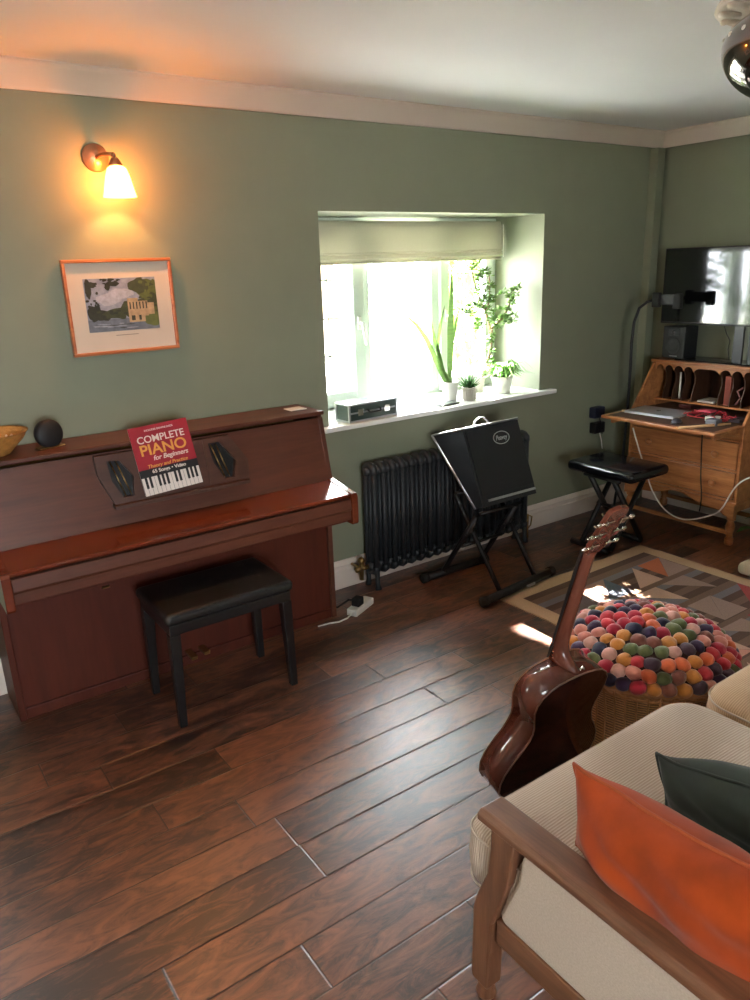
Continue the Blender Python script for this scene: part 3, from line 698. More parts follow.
# ------------------------------------------------------------ amplifier and its stand
ax0, ax1 = 2.433, 2.813
t = thing('guitar_amplifier', 'black combo amplifier with silver edges tilted back on a folding stand before the radiator', 'amplifier', ((ax0+ax1)/2, -.35, .62))
O = T(-(ax0+ax1)/2, .35, -.62)
F0, F1, K1, K0 = V((0, -.50, .442)), V((0, -.35, .815)), V((0, -.112, .745)), V((0, -.445, .424))
b_ = MB(); b_.prism([(p.y, p.z) for p in (F0, F1, K1, K0)], 0, ax0, ax1); b_.obj('cabinet', VINYL, t, bevel=.004, M=O)
nf = V((0, -(F1-F0).z, (F1-F0).y)).normalized()      # outwards from the face
def fp(u, v, o_): return V((ax0+(ax1-ax0)*u, 0, 0)) + F0 + (F1-F0)*v + nf*o_
def fbox(b, u0, u1, v0, v1, o0, o1):
    A = [b.bm.verts.new(fp(u, v, o0)) for u, v in ((u0, v0), (u1, v0), (u1, v1), (u0, v1))]; B = [b.bm.verts.new(fp(u, v, o1)) for u, v in ((u0, v0), (u1, v0), (u1, v1), (u0, v1))]
    fs = [b.bm.faces.new(A), b.bm.faces.new(B)]+[b.bm.faces.new((A[i], A[(i+1) % 4], B[(i+1) % 4], B[i])) for i in range(4)]
    bmesh.ops.recalc_face_normals(b.bm, faces=fs)
b_ = MB(); fbox(b_, .025, .975, .14, .975, 0, .006); b_.obj('grille', GRILL, t, M=O)
b_ = MB(); fbox(b_, .12, .98, .055, .085, 0, .008); b_.obj('trim_strip', SILVER, t, M=O)
b_ = MB(); b_.tube([V((ax0+.002, K1.y, K1.z)), V((ax0+.002, K0.y, K0.z))], .009, 6); b_.tube([V((ax0+.002, K1.y, K1.z)), V((ax0+.002, F1.y, F1.z))], .006, 6); b_.tube([V((ax0, F1.y, F1.z)), V((ax1, F1.y, F1.z))], .006, 6); b_.obj('metal_edging', SILVER, t, M=O)
b_ = MB(); tc_ = (F1+K1)/2
b_.tube([V((2.56, tc_.y-.06, tc_.z+.018)), V((2.57, tc_.y-.06, tc_.z+.045)), V((2.60, tc_.y-.06, tc_.z+.062)), V((2.63, tc_.y-.06, tc_.z+.058)), V((2.66, tc_.y-.06, tc_.z+.03)), V((2.665, tc_.y-.06, tc_.z+.015))], .007, 8, flat=.5)
b_.obj('handle', SILVER, t, M=O)
# oval badge
LOGO = P('badge_silver', srgb(186, 190, 192), .35, metal=.4)
b_ = MB(); uc, vc = .60, .80
pts = []
for k in range(32):
    a = 2*PI*k/32; pts.append(fp(uc, vc, .009)+V(((.054*math.cos(a)), 0, 0))+(F1-F0).normalized()*.032*math.sin(a))
b_.tube(pts, .0022, 6, closed=True); b_.obj('badge', LOGO, t, M=O)
fu = (F1-F0).normalized(); c0 = fp(uc, vc, .0075)-fu*.011
LM = Matrix(((1, fu.x, nf.x, c0.x), (0, fu.y, nf.y, c0.y), (0, fu.z, nf.z, c0.z), (0, 0, 0, 1)))
text_obj('badge_lettering', [('Peavey', .036, 0, 0, 0, .0001, .35, .78)], [LOGO], t, O @ LM)

t = thing('amplifier_stand', 'black folding X-frame stand with tubular feet holding the tilted amplifier', 'stand', (2.56, -.42, 0))
O = T(-2.56, .42, 0)
for name, p, q in (('foot_bar', (2.30, -.655, .033), (2.83, -.60, .033)), ('foot_bar', (2.27, -.235, .026), (2.70, -.235, .026))):
    MB().tube([p, q], .022, 10).obj(name, BLACKM, t, M=O)
    b_ = MB()
    for e_, s_ in ((p, -1), (q, 1)): b_.tube([(e_[0]-.02*s_, e_[1], e_[2]), (e_[0]+.012*s_, e_[1], e_[2])], .026, 10)
    b_.obj('end_cap', RUBBER, t, M=O)
for x in (2.43, 2.70):
    yb2 = -.64 if x < 2.5 else -.615
    b_ = MB(); b_.tube([(x, yb2, .03), (x-.0, -.30, .47)], .016, 4); b_.obj('leg', BLACKM, t, M=O)
    b_ = MB(); b_.tube([(x-.035, -.235, .03), (x-.035, -.495, .405)], .016, 4); b_.obj('leg', BLACKM, t, M=O)
    b_ = MB(); b_.tube([(x-.045, -.425, .30), (x+.02, -.425, .30)], .014, 10); b_.obj('pivot', BLACKM, t, M=O)
b_ = MB(); b_.tube([(2.42, -.495, .412), (2.70, -.495, .412)], .010, 8); b_.obj('support_bar', BLACKM, t, M=O)
b_ = MB(); b_.tube([(2.43, -.30, .47), (2.70, -.30, .47)], .010, 8); b_.tube([(2.395, -.39, .22), (2.665, -.39, .22)], .009, 8); b_.obj('cross_bar', BLACKM, t, M=O)
b_ = MB()
for k in range(4): b_.box((2.60+k*.016, -.6535+k*.0015, .022), (2.612+k*.016, -.6475+k*.0015, .034))
b_.obj('maker_marks', LOGO, t, M=O)

# ------------------------------------------------------------ power strip and cable by the piano
t = thing('power_strip', 'white extension block with a black plug on the floor between piano and radiator', 'extension lead', (1.83, -.285, 0), )
b_ = MB(); b_.box((-.085, -.028, 0), (.085, .028, .034), bev=.005, M=Rz(.45)); b_.obj('socket_block', WHITEP, t)
b_ = MB(); b_.box((-.05, -.022, .034), (.0, .022, .075), bev=.006, M=Rz(.45)); b_.tube([Rz(.45) @ V(p) for p in ((-.025, 0, .06), (-.06, .03, .07), (-.08, .08, .03), (-.06, .13, .01))], .005, 6); b_.obj('plug', RUBBER, t)
b_ = MB(); b_.tube([Rz(.45) @ V((-.08, 0, .015)), V((-.11, -.05, .006)), V((-.16, -.055, .005)), V((-.2, -.04, .005)), V((-.26, -.03, .005))], .004, 6); b_.obj('cord', WHITEP, t)

# ------------------------------------------------------------ things on the sill
SZ = .86
t = thing('flight_case', 'small dark green hard case with silver edges lying at the left of the sill', 'case', (2.135, .045, SZ))
CASEM = P('dark_green_case', srgb(44, 62, 56), .35, var=.15, scale=30)
O = Rz(.06)
b_ = MB(); b_.box((-.150, -.055, .002), (.150, .055, .088), M=O); b_.obj('shell', CASEM, t)
b_ = MB()
for y_ in (-.055, .055):
    for z_ in (.004, .045, .086): b_.box((-.152, y_-.004, z_-.004), (.152, y_+.004, z_+.004), M=O)
for x_ in (-.15, .15):
    for z_ in (.004, .086): b_.box((x_-.004, -.055, z_-.004), (x_+.004, .055, z_+.004), M=O)
    for y_ in (-.055, .055): b_.box((x_-.005, y_-.005, 0), (x_+.005, y_+.005, .090), M=O)
b_.obj('metal_edging', SILVER, t)
b_ = MB()
for x_ in (-.085, .085): b_.box((x_-.016, -.063, .03), (x_+.016, -.056, .062), M=O)
b_.obj('latch', CHROME, t)
MB().tube([O @ V(p) for p in ((-.04, -.06, .055), (-.035, -.075, .04), (.035, -.075, .04), (.04, -.06, .055))], .005, 8).obj('handle', BLACKP, t)

def pot(t, r0, r1, h, mat, ribs=0, rim=True):
    b = MB()
    b.lathe([(0, 0), (r0, 0), (r0+(r1-r0)*.5, h*.5), (r1, h*.9), (r1+.003, h*.9) if rim else (r1, h*.92), (r1+.003, h), (r1-.006, h), (r1-.008, h*.85), (0, h*.85)], seg=36)
    if ribs:
        for k in range(ribs): a = 2*PI*k/ribs; b.tube([(r0*math.cos(a), r0*math.sin(a), .004), (r1*math.cos(a), r1*math.sin(a), h*.9)], .0035, 5)
    b.obj('pot', mat, t)
    MB().lathe([(0, 0), (r1-.009, 0), (r1-.010, .003), (0, .005)], (0, 0, h*.85), 24).obj('soil', SOIL, t)
def blade(b, pts, ws, up=(0, 0, 1), thick=.25):
    """strap leaf with a folded cross-section"""
    pts = [V(p) for p in pts]; n = len(pts); rows = []
    for i, p in enumerate(pts):
        d = (pts[min(i+1, n-1)]-pts[max(i-1, 0)]).normalized(); s_ = d.cross(V(up))
        if s_.length < .05: s_ = d.cross(V((1, 0, 0)))
        s_.normalize(); nn_ = s_.cross(d).normalized(); w_ = ws[i]
        rows.append([b.bm.verts.new(p-s_*w_+nn_*w_*thick), b.bm.verts.new(p-nn_*.0006), b.bm.verts.new(p+s_*w_+nn_*w_*thick)])
    for A, B in zip(rows, rows[1:]):
        for k in range(2):
            f_ = b.bm.faces.new((A[k], A[k+1], B[k+1], B[k])); f_.smooth = True; f_.material_index = b.mi
t = thing('snake_plant', 'snake plant with tall upright banded leaves in a white pot on the sill', 'potted plant', (2.735, .105, SZ))
t.location = (2.735, .09, SZ)
pot(t, .034, .046, .11, CERAM)
SNK = P('snake_leaf', srgb(84, 112, 58), .4, var=.35, scale=22, stretch=(.3, .3, 3), trans=.15)
b_ = MB()
blade(b_, [(0, 0, .09), (.0, 0, .2), (.006, 0, .4), (.012, 0, .56), (.016, 0, .72)], [.010, .017, .020, .014, .001], up=(.2, 1, 0))
blade(b_, [(-.01, .01, .09), (-.06, 0, .16), (-.105, 0, .25), (-.16, 0, .35), (-.225, 0, .43), (-.325, 0, .504)], [.010, .014, .017, .016, .012, .001], up=(0, 1, 0))
blade(b_, [(0, .015, .09), (-.05, .02, .22), (-.095, .02, .36), (-.12, .02, .47)], [.008, .012, .011, .001], up=(0, 1, 0))
blade(b_, [(-.01, .015, .09), (-.07, .02, .30), (-.05, .02, .42), (-.02, .02, .52)], [.008, .012, .011, .001], up=(0, 1, 0))
blade(b_, [(.01, .01, .09), (.03, .02, .28), (.06, .02, .42), (.095, .02, .52)], [.008, .010, .009, .001], up=(0, 1, 0))
blade(b_, [(.0, -.015, .09), (-.045, -.02, .15), (-.09, -.02, .21)], [.008, .012, .001], up=(0, 1, 0))
b_.obj('leaves', SNK, t)
t = thing('aloe_plant', 'small spiky aloe in a ribbed grey-white pot between two taller sill plants', 'potted plant', (2.835, .045, SZ))
pot(t, .034, .038, .072, P('ribbed_stone_pot', srgb(190, 186, 174), .6, var=.06), 18)
b_ = MB()
for k in range(26):
    a = k*2.4; el = .25+1.15*(k/26); L_ = .06+.04*random.random(); d = V((math.cos(a)*math.cos(el), math.sin(a)*math.cos(el), math.sin(el)))
    p = V((0, 0, .068)); b_.tube([p+d*.005, p+d*L_*.6, p+d*L_+V((0, 0, .006))], [.007, .006, .001], 5, flat=.6)
b_.obj('leaves', LEAFD, t)
t = thing('spider_plant', 'bushy spider plant in a white tub at the right end of the sill', 'potted plant', (3.125, .085, SZ))
pot(t, .048, .062, .10, CERAM)
b_ = MB()
for k in range(150):
    a = random.uniform(0, 2*PI); L_ = random.uniform(.10, .18); o_ = random.uniform(.3, 1.25); h_ = random.uniform(.03, .09)
    d = V((math.cos(a), math.sin(a), 0)); p = V((0, 0, .09))+d*random.uniform(0, .03)
    blade(b_, [p, p+d*L_*.3*o_+V((0, 0, h_*.8)), p+d*L_*.65*o_+V((0, 0, h_)), p+d*L_*o_+V((0, 0, h_*.45))], [.004, .006, .005, .001])
b_.obj('leaves', LEAF, t)
t = thing('jade_plant', 'tall branching jade tree with small fleshy leaves standing behind the spider plant', 'potted plant', (3.055, .235, SZ))
pot(t, .045, .06, .09, P('pale_stone_pot', srgb(196, 190, 176), .7))
st = MB(); lf = MB()
tips = []
def branch(p, d, L_, r, lv):
    q = p+d*L_*.5+V((random.uniform(-.01, .01), random.uniform(-.01, .01), 0)); e_ = p+d*L_
    e_.y = min(e_.y, .02); e_.x = min(e_.x, .11); st.tube([p, q, e_], [r, r*.85, r*.7], 6)
    if lv == 0 or L_ < .05: tips.append((e_, d)); return
    for k in range(2 if lv < 3 else 3):
        nd = (d+V((random.uniform(-.8, .8), random.uniform(-.45, .3), random.uniform(-.15, .5)))).normalized(); branch(e_, nd, L_*random.uniform(.6, .85), r*.65, lv-1)
random.seed(21)
J = lambda u, z, y=0: V((u*.85+.02, y-.13*z, z))
for pts, r0 in (([(.04, .07), (.060, .16), (.075, .25), (.062, .36)], .012), ([(.062, .36), (.03, .42), (.003, .466), (-.05, .53), (-.092, .583), (-.13, .65), (-.15, .71)], .008),
                ([(.003, .466), (.02, .53), (.0, .60), (-.024, .68)], .006), ([(.062, .36), (.11, .385), (.151, .411), (.20, .46), (.225, .52), (.245, .58)], .008), ([(.151, .411), (.19, .41), (.225, .405)], .005),
                ([(-.05, .53), (-.12, .50), (-.19, .47)], .004), ([(.03, .42), (-.03, .40), (-.09, .385)], .004), ([(.225, .52), (.17, .56)], .004)):
    n_ = len(pts); yy0 = random.uniform(-.03, .03)
    st.tube([J(u, z, yy0*k/n_) for k, (u, z) in enumerate(pts)], [r0*(1-.5*k/n_) for k in range(n_)], 7)
    if r0 < .011:
        for k, (u, z) in enumerate(pts[1:]):
            for q in range(4): tips.append((J(u+random.uniform(-.025, .025), z+random.uniform(-.02, .025), random.uniform(-.05, .02)), V((random.uniform(-.4, .4), 0, .3))))
for u, z in ((.05, .30), (.07, .24), (.08, .19), (.03, .33), (.09, .16)):
    for q in range(2): tips.append((J(u+random.uniform(-.02, .02), z, random.uniform(-.04, .0)), V((0, 0, -.2))))
for p, d in tips:
    for k in range(9):
        a = random.uniform(0, 2*PI); dd = (d*.5+V((math.cos(a), math.sin(a)*.7, random.uniform(-.6, .7)))).normalized(); pp = p+dd*.004
        if (pp+dd*.036).x > .185+.0 and False: continue
        lf.tube([pp, pp+dd*.015, pp+dd*.032], [.002, .0085, .002], 5, flat=.4)
st.obj('stem', STEM, t); lf.obj('leaves', P('jade_leaf', srgb(112, 148, 74), .4, var=.2, scale=30, trans=.35), t)
random.seed(5)
t = tag(MB().box((-.07, -.03, 0), (.07, .03, .012), bev=.004).obj('phone_tray', P('dark_tray', srgb(70, 76, 74), .4)), 'small flat dark tray on the sill in front of the snake plant', 'tray'); t.location = (2.655, .02, SZ); t.rotation_euler = (0, 0, .15)

# ------------------------------------------------------------ bureau desk
t = thing('bureau_desk', 'oak drop-front bureau desk with pigeonholes, two drawers and its lid open against the right wall', 'desk', (4.14, -.585, 0))
DX0, DX1, DY0, DY1 = 3.93, 4.345, -.955, -.225     # front, back, right, left
TOPX = 4.12; ZT = .985; ZL = .700
O = T(-4.14, .585, 0)
side = [(DX0, .20), (DX1, .20), (DX1, ZT-.015), (TOPX, ZT-.015), (DX0, ZL)]
for y0 in (DY0, DY1-.018): MB().prism(side, 1, y0, y0+.018).obj('side_panel', OAK, t, bevel=.003, M=O)
MB().box((TOPX-.012, DY0-.008, ZT-.015), (DX1+.005, DY1+.008, ZT+.003)).obj('top_board', OAK, t, bevel=.004, M=O)
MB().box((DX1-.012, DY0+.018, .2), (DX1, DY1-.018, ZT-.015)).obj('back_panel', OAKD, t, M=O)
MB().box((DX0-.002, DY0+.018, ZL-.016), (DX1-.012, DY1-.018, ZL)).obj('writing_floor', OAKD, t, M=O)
b_ = MB()
for z0, z1 in ((.635, ZL-.016), (.600, .612), (.428, .442), (.25, .275)): b_.box((DX0, DY0+.018, z0), (DX0+.02, DY1-.018, z1))
b_.obj('front_rail', OAK, t, bevel=.002, M=O)
MB().box((DX0+.006, DY0+.02, .612), (DX0+.02, DY1-.02, .635)).obj('lid_support_panel', OAK, t, M=O)
KN = [(0, 0), (.009, .0), (.009, .008), (.018, .016), (.020, .024), (.014, .032), (0, .035)]
for z0, z1, ks in ((.445, .597, (-.384, -.814)), (.279, .425, (-.384, -.814))):
    d = MB().box((DX0-.004, DY0+.022, z0), (DX0+.016, DY1-.022, z1)).obj('drawer', OAK, t, bevel=.004, M=O)
    for ky in ks: MB().lathe(KN, seg=24, M=O @ T(DX0-.004, ky, (z0+z1)/2) @ Ry(-PI/2)).obj('knob', OAK, d)
# shaped apron with a base moulding
pts = [(DY0+.005, .25)]; n = 24
for k in range(n+1):
    q = k/n; y = DY0+.06+(DY1-DY0-.12)*q; z = .165+.075*math.sin(PI*q)**.6 + .012*math.cos(q*4*PI)
    pts.append((y, z))
pts = [(DY0, .26), (DY0, .165)]+pts[1:]+[(DY1, .165), (DY1, .26)]
MB().prism(pts, 0, DX0-.014, DX0+.012).obj('apron', OAK, t, bevel=.003, M=O)
MB().box((DX0-.02, DY0-.008, .245), (DX1, DY0+.018, .26)).obj('base_moulding', OAK, t, bevel=.003, M=O)
LEGP = [(.018, 0), (.024, .008), (.024, .04), (.015, .05), (.021, .058), (.015, .066), (.022, .085), (.026, .11), (.02, .135), (.015, .142), (.022, .15), (.026, .155), (.026, .2), (0, .2)]
for x in (DX0+.018, DX1-.03):
    for y in (DY0+.027, DY1-.027): MB().lathe(LEGP, seg=20, M=O @ T(x, y, 0)).obj('leg', OAK, t)
b_ = MB(); b_.box((DX0+.01, DY0+.03, .06), (DX0+.028, DY1-.03, .085)); b_.obj('stretcher', OAK, t, bevel=.003, M=O)
MB().box((DX1-.04, DY0+.03, .06), (DX1-.022, DY1-.03, .085)).obj('stretcher', OAK, t, bevel=.003, M=O)
# pigeonholes
PGX = 4.135; pz0, pz1 = .748, .955
b_ = MB(); b_.box((PGX, DY0+.018, pz0-.012), (DX1-.012, DY1-.018, pz0)); b_.box((PGX, DY0+.018, ZL), (DX1-.012, DY0+.026, pz0-.012)); b_.box((PGX, DY1-.026, ZL), (DX1-.012, DY1-.018, pz0-.012)); b_.obj('pigeonhole_shelf', OAK, t, M=O)
ys = [-.300, -.365, -.430, -.495, -.665, -.735, -.805, -.87]
for y in ys:
    prof = [(PGX-.0, pz0), (DX1-.012, pz0), (DX1-.012, ZT-.015), (PGX+.0, ZT-.015), (PGX+.004, .93), (PGX+.022, .90), (PGX+.028, .86), (PGX+.012, .82), (PGX+.002, .79)]
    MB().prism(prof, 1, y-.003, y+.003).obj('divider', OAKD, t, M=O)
edges = [DY1-.018]+ys+[DY0+.018]
b_ = MB()
for a, c_ in zip(edges, edges[1:]):
    n = 10; top = ZT-.015; lo = .925; pts = [(c_, top), (c_, lo)]
    wid = a-c_
    for k in range(n+1):
        q = k/n; z = lo+.030*math.sin(PI*q)**.5 if wid < .12 else lo+.024*min(1, math.sin(PI*q)*2)**.7
        pts.append((c_+wid*q, z))
    pts += [(a, lo), (a, top)]
    cl = [pts[0]]
    for p_ in pts[1:]:
        if (abs(p_[0]-cl[-1][0])+abs(p_[1]-cl[-1][1])) > 1e-5: cl.append(p_)
    b_.prism(cl, 0, PGX-.004, PGX+.003)
b_.obj('scalloped_valance', OAK, t, M=O)
# the drop lid, open on its bearers
LZ = .700
ld = MB().box((3.645, DY0+.0, LZ-.018), (DX0+.0, DY1+.0, LZ)).obj('drop_lid', OAK, t, bevel=.004, M=O)
MB().box((3.675, DY0+.03, LZ), (DX0-.002, DY1-.03, LZ+.0008)).obj('writing_surface', P('brown_leather_inlay', srgb(84, 56, 42), .5, var=.1), t, M=O)
b_ = MB()
for y in (DY0+.04, DY1-.04): b_.box((3.70, y-.008, LZ-.05), (DX0, y+.008, LZ-.018))
b_.obj('lid_bearer', OAK, t, M=O)

# clutter on the lid
t = thing('laptop', 'closed silver laptop with a dark fruit emblem on the open desk lid', 'laptop', (3.915, -.43, LZ))
ROT = Rz(.06)
MB().box((-.11, -.16, 0), (.11, .16, .008), bev=.003, M=ROT).obj('base', SILVER, t)
MB().box((-.11, -.16, .009), (.11, .16, .015), bev=.003, M=ROT).obj('screen_lid', P('laptop_silver', srgb(176, 180, 190), .4, metal=.35, var=.01), t)
b_ = MB(); b_.mi = 0
ap = []
for k in range(24):
    a = 2*PI*k/24; r_ = .013*(1-.10*math.cos(a*2)); ap.append((r_*math.cos(a)*1.0-(.003 if -.6 < a-PI*2 < .6 or a < .5 else 0), r_*math.sin(a)))
b_.prism([(y_, -x_) for x_, y_ in ap], 2, .015, .0154); b_.prism([(.015, -.001), (.019, .004), (.024, .003), (.019, -.002)], 2, .015, .0154)
b_.obj('emblem', EBONY, t)
t = thing('computer_mouse', 'dark grey computer mouse on the desk lid beside the laptop', 'mouse', (3.745, -.665, LZ))
MB().ball((0, 0, .012), .028, (1.25, .9, .62), 3).obj('shell', P('grey_plastic', srgb(70, 70, 76), .3), t); MB().box((-.034, -.02, 0), (.034, .02, .004), bev=.002).obj('base', BLACKP, t)
for i, (x, y, rz, L_) in enumerate(((3.73, -.82, 1.05, .26), (3.76, -.83, 1.12, .25))):
    tag(MB().tube([(-L_/2, 0, .008), (L_*.3, 0, .008), (L_*.46, 0, .008), (L_*.5, 0, .008)], [.008, .008, .004, .005], 8).obj('drumstick', P('pale_hickory', srgb(196, 158, 112), .5)), ['pale wooden stick on the desk lid, the nearer of the pair', 'pale wooden stick on the desk lid, the farther of the pair'][i], 'stick', 'wooden sticks on the desk lid')
    o = [q for q in C.objects if q.name.startswith('drumstick')][-1]; o.location = (x-.02*i, y-.0, LZ+.0); o.rotation_euler = (0, 0, -.42+.05*i)
    if i: o.location = (x+.025, y-.015, LZ)
b_ = MB(); random.seed(3)
for k in range(12):
    x, y = 3.98+random.uniform(-.09, .10), -.72+random.uniform(-.14, .10); pts = []
    for j in range(7): pts.append((x, y, LZ+.006+random.random()*.03)); x += random.uniform(-.035, .035); x = min(4.11, max(3.86, x)); y += random.uniform(-.05, .05); y = min(-.61, max(-.86, y))
    b_.tube(pts, .0042, 5)
tag(b_.obj('red_cables', REDW), 'tangle of red cables heaped at the back of the desk lid', 'cables')
for name, a, b2, mt_, lab, cat in (
    ('white_charger', (3.90, -.80, LZ), (3.96, -.735, LZ+.028), WHITEP, 'white square charger among the red cables', 'charger'),
    ('small_box', (3.80, -.865, LZ), (3.86, -.80, LZ+.035), P('grey_box', srgb(96, 96, 104), .5), 'small grey box behind the wooden sticks on the lid', 'box'),
    ('notebook', (3.97, -.90, LZ), (4.07, -.84, LZ+.02), P('dark_notebook', srgb(60, 50, 58), .6), 'small dark notebook at the far right of the lid', 'notebook'),
    ('wooden_ruler', (3.81, -.285, LZ), (3.83, -.245, LZ+.012), P('pale_ruler', srgb(200, 174, 130), .5), 'short pale wooden block at the left edge of the desk lid', 'block'),
    ('desk_gadget', (3.95, -.74, LZ+.036), (4.01, -.66, LZ+.048), P('dull_pink', srgb(190, 70, 90), .5), 'flat pink gadget lying on top of the red cables', 'gadget')):
    tag(MB().box(a, b2, bev=.004).obj(name, mt_), lab, cat)
# in the pigeonholes
tag(MB().tube([(4.16, -.40, pz0+.006), (4.20, -.372, pz0+.16)], .007, 6).obj('white_pen', PAPER), 'white pen leaning in the second narrow pigeonhole', 'pen')
tag(MB().box((4.16, -.625, pz0), (4.29, -.52, pz0+.012), bev=.003).obj('envelope', PAPER), 'white envelopes lying in the wide middle pigeonhole', 'envelopes')
tag(MB().box((4.16, -.722, pz0), (4.30, -.685, pz0+.17), bev=.003).obj('red_book', P('brick_red_cover', srgb(130, 56, 40), .6)), 'brick-red book upright in the pigeonhole right of the wide one', 'book')
tag(MB().tube([(4.16, -.76, pz0+.012), (4.18, -.775, pz0+.05), (4.17, -.76, pz0+.09), (4.19, -.785, pz0+.11)], .006, 6).obj('pink_cable', P('dull_pink_cable', srgb(140, 90, 90), .5)), 'dull pink coiled cable inside a right-hand pigeonhole', 'cable')
tag(MB().box((4.15, -.915, pz0), (4.30, -.885, pz0+.19), bev=.002).obj('white_folder', PAPER), 'white folder upright in the far right pigeonhole', 'folder')
tag(MB().box((4.16, -.482, ZL), (4.28, -.40, ZL+.022), bev=.004).obj('wallet', P('dark_red_leather', srgb(96, 40, 40), .5)), 'dark red wallet under the pigeonhole shelf', 'wallet')
# cables hanging at the desk
def cable(name, pts, r, mt_, lab, cat='cable'):
    cu = bpy.data.curves.new(name, 'CURVE'); cu.dimensions = '3D'; cu.bevel_depth = r; cu.bevel_resolution = 3; s_ = cu.splines.new('NURBS'); s_.points.add(len(pts)-1)
    for i, p in enumerate(pts): s_.points[i].co = (*p, 1)
    s_.use_endpoint_u = True; s_.order_u = 4; cu.materials.append(mt_); cu.resolution_u = 8
    o = bpy.data.objects.new('tmp', cu); C.objects.link(o); dg = bpy.context.evaluated_depsgraph_get(); dg.update()
    me = bpy.data.meshes.new_from_object(o.evaluated_get(dg)); bpy.data.objects.remove(o)
    o = bpy.data.objects.new(name, me); C.objects.link(o); return tag(o, lab, cat)
cable('white_cable', [(3.86, -.30, .60), (3.85, -.36, .47), (3.85, -.43, .34), (3.85, -.47, .23), (3.85, -.57, .13), (3.85, -.70, .10), (3.85, -.84, .17), (3.85, -.93, .22), (3.85, -.97, .38), (3.86, -1.07, .47), (3.9, -1.2, .47), (4.0, -1.4, .46)], .0045, WHITEP, 'white cable looping low across the front of the bureau')
cable('black_cable', [(3.905, -.72, .678), (3.912, -.725, .64), (3.905, -.73, .55), (3.905, -.74, .45), (3.905, -.745, .34), (3.90, -.77, .26), (3.90, -.76, .17)], .0035, RUBBER, 'thin black cable hanging straight down over the bureau drawers')

# ------------------------------------------------------------ television, its stand, speaker
TVX = 4.17
t = thing('television', 'flat black television on a stand above the bureau', 'television', (TVX, -.62, ZT+.003))
MB().box((0, -.40, .212), (.035, .40, .212+.435)).obj('casing', BLACKP, t, bevel=.004, M=T(0, 0, 0))
MB().box((-.002, -.392, .224), (0, .392, .212+.427)).obj('screen', SCREEN, t)
MB().box((.02, -.13, .0), (.032, .0+.0-.07, .30)).obj('stand_post', BLACKP, t, bevel=.003)
MB().box((.02, -.19, .0), (.032, -.16, .30)).obj('stand_post', BLACKP, t, bevel=.003)
MB().box((-.035, -.30, 0), (.15, .26, .008), bev=.003).obj('stand_base', P('smoked_glass_base', srgb(24, 26, 28), .1), t)
MB().tube([(.0, -.02, .21), (.01, -.03, .17), (.012, -.055, .13), (.01, -.05, .08), (.014, -.06, .02)], .003, 6).obj('lead', RUBBER, t)
t = thing('studio_monitor', 'small black bookshelf speaker under the left end of the television', 'speaker', (4.15, -.345, ZT+.003+.0085))
t.location.z = ZT+.012
b_ = MB(); b_.box((-.015, -.075, 0), (.12, .075, .19)); b_.obj('cabinet', VINYL, t, bevel=.006)
b_ = MB(); b_.lathe([(.018, 0), (.048, 0), (.05, .004), (.046, .006), (.03, .002), (.012, -.001), (0, .004)], seg=32, M=T(-.016, 0, .075) @ Ry(-PI/2)); b_.obj('woofer', P('cone_grey', srgb(44, 46, 50), .5), t)
b_ = MB(); b_.box((-.021, -.04, .135), (-.015, .035, .175), bev=.002); b_.lathe([(0, 0), (.014, 0), (.012, .004), (0, .006)], M=T(-.021, 0, .155) @ Ry(-PI/2)); b_.obj('tweeter', P('horn_grey', srgb(52, 54, 58), .35), t)
MB().box((-.0175, -.03, .012), (-.015, .02, .017)).obj('name_strip', LOGO, t)

# gooseneck phone holder at the desk's left
t = thing('gooseneck_holder', 'black gooseneck arm with a padded clamp rising beside the bureau', 'holder', (3.965, -.19, 0))
MB().tube([(0, .07, 0.02), (-.005, .06, .10), (-.01, .02, .35), (-.02, 0, .70), (-.02, 0, .95), (-.025, 0, 1.1), (-.02, -.005, 1.22), (.0, -.02, 1.30), (.03, -.05, 1.335), (.045, -.08, 1.345)], .0085, 10).obj('neck', BLACKM, t)
b_ = MB(); b_.lathe([(0, 0), (.055, 0), (.055, .012), (.015, .022), (0, .022)], (0, .07, 0), seg=28); b_.obj('base_disc', BLACKM, t)
b_ = MB(); b_.box((.02, -.135, 1.305), (.055, -.085, 1.39), bev=.008); b_.obj('clamp_jaw', BLACKP, t)
b_ = MB(); b_.box((.02, -.275, 1.300), (.055, -.225, 1.385), bev=.008); b_.obj('clamp_jaw', RUBBER, t)
b_ = MB(); b_.box((.035, -.235, 1.32), (.055, -.12, 1.38), bev=.004); b_.obj('clamp_bridge', BLACKP, t)
# transformers on the wall beside the desk
for i, (x, z, m_, lab) in enumerate(((3.86, .66, NAVY, 'navy box on the wall, upper of two left of the bureau'), (3.87, .56, BLACKP, 'black adapter plugged into the wall, lower of two left of the bureau'))):
    t = thing('plug_adapter', lab, 'adapter', (x, -.001, z)); MB().box((-.05, -.05, -.035), (.05, 0, .035), bev=.008).obj('casing', m_, t); MB().tube([(0, -.045, -.03), (.01, -.055, -.08), (.03, -.05, -.14)], .003, 6).obj('lead', WHITEP if i else BLACKP, t)

